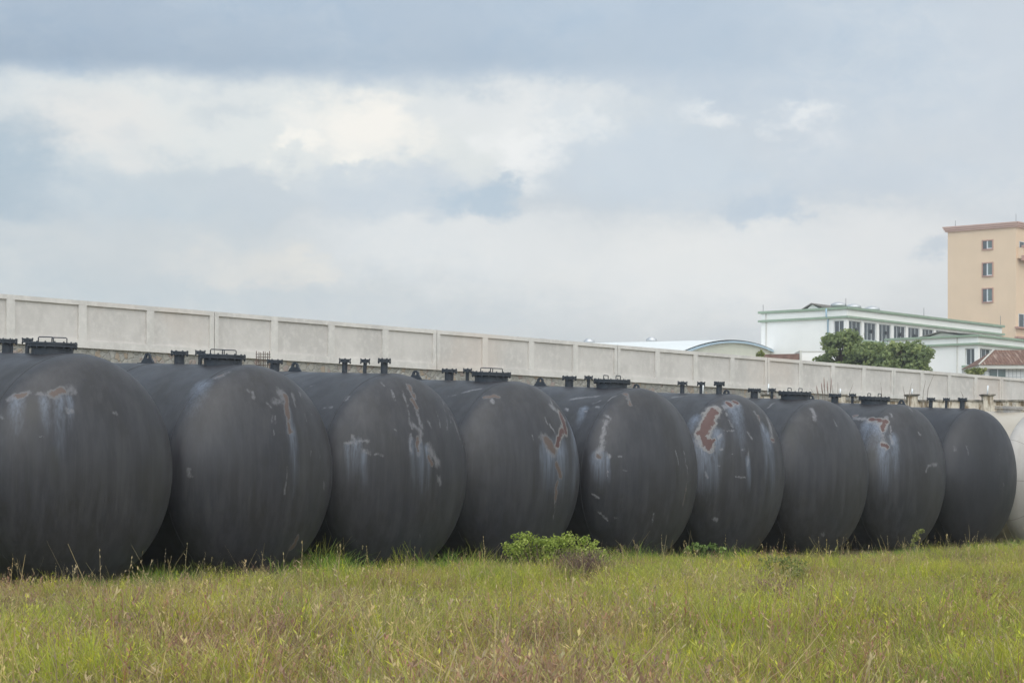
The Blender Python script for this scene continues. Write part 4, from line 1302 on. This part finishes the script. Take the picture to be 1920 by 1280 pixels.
# scatter
NP = 96000
def in_view_field(n):
    y = np.sqrt(rng.uniform(8.0 ** 2, 64.0 ** 2, n))
    x = rng.uniform(-0.47, 0.47, n) * y
    return x, y
x, y = in_view_field(NP)
keep = np.ones(NP, bool)
d_front = np.full(NP, 99.0)      # distance in front of the nearest tank front
for i in range(10):
    dxl = (x - TPOS[i][0]) * RD.x + (y - TPOS[i][1]) * RD.y
    dyl = (x - TPOS[i][0]) * BD.x + (y - TPOS[i][1]) * BD.y
    keep &= ~((np.abs(dxl) < 0.85) & (dyl > -0.30))
    near = np.abs(dxl) < 1.9
    d_front = np.where(near, np.minimum(d_front, -dyl), d_front)
sr = (x - R0.x) * RD.x + (y - R0.y) * RD.y
dr = (x - R0.x) * BD.x + (y - R0.y) * BD.y + sr * 0.045
keep &= ~((dr > 0.9) & (sr > -3) & (sr < 36))
keep &= ~(dr > 6)
# leave room for the tufts and shrubs standing in the field
for (fu, fy, fr) in ((1095, 33.0, 0.32), (1465, 25.5, 0.27), (1375, 22.5, 0.20), (1900, 20.5, 0.18), (515, 22.0, 0.2), (1650, 19.5, 0.16)):
    keep &= ~(((x - (fu - 960) / F * fy) ** 2 + ((y - fy) * 0.8) ** 2) < fr * fr)
x, y, d_front, dr = x[keep], y[keep], d_front[keep], dr[keep]
n = len(x)
pg = fbm(x, y, 5, 3.4); ps = fbm(x, y, 9, 2.6); pr_ = fbm(x, y, 14, 2.0); pc = fbm(x, y, 19, 1.1); ph = fbm(x, y, 23, 2.2)
u = rng.uniform(0, 1, n)
kind = np.where(u < 0.54, 3, np.where(u < 0.80, 0, np.where(u < 0.90, 6, 9)))
kind = np.where((pg > 0.56) & (rng.uniform(0, 1, n) < 0.6), 0, kind)
kind = np.where((ps > 0.58) & (rng.uniform(0, 1, n) < 0.45), 6, kind)
kind = np.where((pr_ > 0.52) & (rng.uniform(0, 1, n) < 0.55), 9, kind)
lush = (dr > -0.9 - 0.9 * (pc - 0.5) * 2) & (rng.uniform(0, 1, n) < 0.75)
kind = np.where(lush, np.where(rng.uniform(0, 1, n) < 0.8, 12, 0), kind)
pb = vnoise(x, y, 41, 1.5)
lone = rng.uniform(0, 1, n) < 0.04
vari = rng.integers(0, 3, n)
kind = kind + vari
kind = np.where((pb > 0.76) & (rng.uniform(0, 1, n) < 0.6), 17 + rng.integers(0, 2, n), kind)
kind = np.where(lone, 15 + rng.integers(0, 2, n), kind)
scale = (0.45 + 1.05 * ph) * rng.uniform(0.7, 1.25, n)
# bare reddish thin spots
thin = (pc < 0.36) & (rng.uniform(0, 1, n) < 0.55)
scale = np.where(thin, scale * 0.5, scale)
scale = np.where(lone, rng.uniform(0.6, 1.15, n), scale)
tall = (dr > -1.9) & (rng.uniform(0, 1, n) < 0.22 + 0.9 * (pg - 0.48))
sr2 = (x - R0.x) * RD.x + (y - R0.y) * RD.y
low = np.interp(sr2, [-1.0, 1.2, 2.6, 8.0, 11.0, 30.0], [0.34, 0.40, 0.66, 0.62, 0.44, 0.42])    # how high the grass stands along the row
scale *= np.where(tall, low * 1.6, np.interp(dr, [-5.5, -1.5], [1.0, 0.0]) * (1 - low) + low) * np.interp(y, [15, 24], [1.25, 1.0])
for (fu, fy, fr) in ((1095, 33.0, 0.42), (1465, 25.5, 0.34), (1375, 22.5, 0.26), (1895, 20.5, 0.24), (515, 22.0, 0.24), (1650, 19.5, 0.2), (1480, 31.5, 0.4)):
    ly = np.where(y < fy, (y - fy) / 3.2, (y - fy) / 0.35)
    inn = (((x - (fu - 960) / F * y) / fr) ** 2 + ly ** 2) < 1
    scale = np.where(inn, scale * 0.5, scale)       # shorter, worn grass on the near side of the tufts
z = ground_z(x, y) - 0.01
g_me = bpy.data.meshes.new('grass')
g_me.vertices.add(n)
g_me.vertices.foreach_set('co', np.stack([x, y, z], 1).astype(np.float32).ravel())
a = g_me.attributes.new('tuft_kind', 'INT', 'POINT'); a.data.foreach_set('value', kind.astype(np.int32))
a = g_me.attributes.new('tuft_scale', 'FLOAT', 'POINT'); a.data.foreach_set('value', scale.astype(np.float32))
rot = np.stack([rng.normal(0, 0.12, n), rng.normal(0, 0.12, n), rng.uniform(0, 2 * np.pi, n)], 1)
a = g_me.attributes.new('tuft_rot', 'FLOAT_VECTOR', 'POINT'); a.data.foreach_set('vector', rot.astype(np.float32).ravel())
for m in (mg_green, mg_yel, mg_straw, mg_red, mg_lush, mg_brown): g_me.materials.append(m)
grass = bpy.data.objects.new('grass', g_me)
COL.objects.link(grass)
tag(grass, 'rough yellow-green meadow grass with straw and reddish seed heads covering the field', 'grass', kind='stuff')
ng = bpy.data.node_groups.new('grass_scatter', 'GeometryNodeTree')
ng.interface.new_socket('Geometry', in_out='INPUT', socket_type='NodeSocketGeometry')
ng.interface.new_socket('Geometry', in_out='OUTPUT', socket_type='NodeSocketGeometry')
gi, go = ng.nodes.new('NodeGroupInput'), ng.nodes.new('NodeGroupOutput')
ci = ng.nodes.new('GeometryNodeCollectionInfo')
ci.inputs['Collection'].default_value = gcol
ci.inputs['Separate Children'].default_value = True
ci.inputs['Reset Children'].default_value = True
ip = ng.nodes.new('GeometryNodeInstanceOnPoints')
ip.inputs['Pick Instance'].default_value = True
def named(nm, typ):
    nd = ng.nodes.new('GeometryNodeInputNamedAttribute')
    nd.data_type = typ
    nd.inputs['Name'].default_value = nm
    return nd.outputs['Attribute']
ng.links.new(gi.outputs[0], ip.inputs['Points'])
ng.links.new(ci.outputs[0], ip.inputs['Instance'])
ng.links.new(named('tuft_kind', 'INT'), ip.inputs['Instance Index'])
ng.links.new(named('tuft_rot', 'FLOAT_VECTOR'), ip.inputs['Rotation'])
ng.links.new(named('tuft_scale', 'FLOAT'), ip.inputs['Scale'])
ng.links.new(ip.outputs[0], go.inputs[0])
md = grass.modifiers.new('scatter', 'NODES')
md.node_group = ng

# ------------------------------------------------------------------ shrubs and weeds in the field
def field(u, Y):
    X = (u - 960) / F * Y
    return Vector((X, Y, ground_z(X, Y).item()))
def clump_shrub(name, label, u, Y, lobes, m, n, size, seed, twig=None, elong=1.3):
    e = empty(name, field(u, Y))
    tag(e, label, 'shrub')
    k = Y / F
    z0 = e.location.z
    cl = []
    st = MB()
    r = random.Random(seed)
    for (lu, lv, a, b) in lobes:
        c = ((lu - u) * k, r.uniform(-0.15, 0.15), EYE + (HOR - lv) * k - z0, a * k, a * k, b * k)
        cl.append(c)
        for _ in range(2):
            tip = Vector(c[:3]) + Vector((r.uniform(-0.5, 0.5) * c[3], r.uniform(-0.5, 0.5) * c[4], c[5] * 0.8))
            st.tube([(c[0] * 0.5, 0, -0.03), (c[0] * 0.8, c[1] * 0.5, max(0.03, c[2] * 0.5)), tip], [0.008, 0.006, 0.003], 5)
    st.build('stems', twig or m_bark, e)
    leaves('foliage', m, cl, n, size, e, seed, 0.5, elong=elong)
    return e
clump_shrub('leafy_shrub', 'light green leafy shrub growing in the grass in front of the tanks', 1050, 35.5,
    [(978, 1020, 15, 13), (962, 1030, 18, 14), (995, 1032, 15, 13), (1020, 1034, 18, 12), (1045, 1025, 20, 16), (1066, 1018, 20, 16), (1090, 1032, 16, 13), (1110, 1040, 26, 16), (1075, 1042, 22, 13), (1035, 1046, 26, 13), (985, 1045, 28, 16), (1125, 1048, 24, 12), (1000, 1012, 12, 10), (1062, 1006, 9, 8), (1096, 1014, 10, 9), (975, 1004, 9, 8), (988, 1008, 8, 7), (1010, 1018, 10, 9), (1052, 1014, 9, 8), (1080, 1008, 8, 7), (1112, 1024, 9, 8), (1128, 1036, 10, 8), (1030, 1020, 14, 12), (1042, 1014, 12, 11), (1018, 1014, 10, 10), (962, 1006, 6, 7), (991, 1001, 6, 7), (1068, 1001, 6, 7), (1101, 1007, 6, 6), (1118, 1016, 6, 6), (950, 1022, 9, 7), (1140, 1048, 12, 7), (1030, 1016, 9, 8)],
    m_shrubleaf, 5200, 0.029, 31)
m_dryleaf = leaf_mat('dry_brown_leaf', (0.16, 0.10, 0.06, 1), (0.30, 0.20, 0.13, 1), (0.40, 0.30, 0.20, 1), scale=5)
m_purple = leaf_mat('dark_purple_brown_leaf', (0.07, 0.045, 0.04, 1), (0.15, 0.095, 0.075, 1), (0.24, 0.16, 0.11, 1), scale=5)
m_olive = leaf_mat('dull_olive_leaf', (0.07, 0.08, 0.025, 1), (0.17, 0.18, 0.06, 1), (0.30, 0.29, 0.13, 1), scale=5)
m_twig = simple('dark_twig', (0.045, 0.032, 0.024), 0.95, 0.2, 8, 0.1)
def dry_tuft(label, u, Y, vtop, hw, mt, seed, n=260, cat='grass tuft'):
    k = Y / F
    e = empty('dry_tuft', field(u, Y))
    tag(e, label, cat)
    h = EYE + (HOR - vtop) * k - e.location.z
    r = np.random.default_rng(seed)
    me = tuft_mesh(seed, n, h, hw * k * 0.45, 0.55, 0.006, mt, 0.3)
    o = bpy.data.objects.new('blades', me)
    COL.objects.link(o)
    o.parent = e
dry_tuft('brown withered grass tuft just right of the light green shrub', 1095, 33.0, 1028, 46, mg_brown, 41, 900)
dry_tuft('dark reddish brown tuft in the open grass at right', 1465, 25.5, 1084, 44, mg_brown, 42, 800)
dry_tuft('small dark brown withered tuft in the lower left of the field', 515, 22.0, 1108, 34, mg_brown, 46, 520)
dry_tuft('smallest dark brown tuft, low in the grass near the bare twig', 1650, 19.5, 1160, 26, mg_brown, 47, 420)
dry_tuft('grey-green grass tuft standing in the middle right of the field', 1375, 22.5, 1108, 36, mg_green, 43, 380)
clump_shrub('low_shrub', 'low olive creeping shrub in the grass below the seventh tank', 1480, 31.5,
    [(1440, 1048, 22, 7), (1470, 1050, 26, 8), (1500, 1062, 22, 12), (1480, 1070, 24, 12), (1430, 1064, 18, 10)], m_bushleaf, 620, 0.028, 44)
clump_shrub('twiggy_shrub', 'dark twiggy shrub with olive leaves at the right edge of the field', 1895, 20.5,
    [(1905, 1165, 24, 14), (1890, 1185, 22, 14), (1912, 1195, 26, 18), (1925, 1180, 24, 18), (1880, 1165, 12, 8), (1850, 1195, 18, 8), (1830, 1205, 14, 6)], m_olive, 900, 0.034, 45, m_twig)
tw = empty('bare_twig', field(1868, 20.0))
tag(tw, 'bare dark branching twig standing in the grass beside the shrub at right edge', 'twig')
k = 20.0 / F
def tp(u, v, dy=0): return Vector(((u - 1868) * k, dy, EYE + (HOR - v) * k - tw.location.z))
MB().tube([tp(1862, 1240), tp(1866, 1208), tp(1876, 1180), tp(1888, 1146)], [0.008, 0.007, 0.005, 0.002], 6).tube([tp(1868, 1205), tp(1880, 1192, 0.03), tp(1900, 1180, 0.05)], [0.005, 0.004, 0.002], 5).tube([tp(1876, 1180), tp(1872, 1160), tp(1862, 1150)], [0.004, 0.003, 0.0015], 5).build('stem', m_twig, tw)
# goldenrod-like weed
wd = empty('tall_weed', field(1716, 45.0))
tag(wd, 'tall yellow-green weed with feathery drooping head, in front of the eighth tank', 'weed')
k = 45.0 / F
zz = wd.location.z
def wp(u, v): return Vector(((u - 1716) * k, 0, EYE + (HOR - v) * k - zz))
MB().tube([(0, 0, -0.02), wp(1715, 1030), wp(1714, 1008), wp(1720, 996), wp(1733, 993)], [0.008, 0.007, 0.005, 0.004, 0.002], 6).build('stem', m_reed, wd)
cl = [tuple(wp(a, b)) + (0.05, 0.05, 0.05) for a, b in ((1714, 1012), (1716, 1004), (1721, 998), (1728, 994), (1712, 1020), (1720, 1008))]
leaves('flower_head', m_bushleaf, cl, 420, 0.028, wd, 61, 0.3)
# broad-leaved green weeds at the foot of the sixth tank
clump_shrub('green_weed', 'bright green broad-leaved weeds at the foot of the tank with red rust', 1325, 42.0,
    [(1303, 1022, 7, 7), (1318, 1027, 8, 6), (1337, 1024, 7, 6), (1352, 1028, 7, 5), (1292, 1029, 7, 6)], leaf_mat('bright_weed_leaf', (0.09, 0.14, 0.03, 1), (0.17, 0.25, 0.05, 1), (0.28, 0.36, 0.10, 1), scale=5), 260, 0.045, 51, None, 2.0)

# ------------------------------------------------------------------ thin summer haze over the whole place
hz = MB().box(-4200, 4200, -4200, 4200, -1.5, 48).build('haze', bpy.data.materials.new('thin_haze'))
hm = hz.data.materials[0]
hm.use_nodes = True
hm.node_tree.nodes.clear()
pv = hm.node_tree.nodes.new('ShaderNodeVolumePrincipled')
pv.inputs['Color'].default_value = (0.86, 0.90, 0.93, 1)
pv.inputs['Density'].default_value = 0.0005
pv.inputs['Anisotropy'].default_value = 0.2
ho = hm.node_tree.nodes.new('ShaderNodeOutputMaterial')
hm.node_tree.links.new(pv.outputs[0], ho.inputs['Volume'])
tag(hz, kind='stuff')
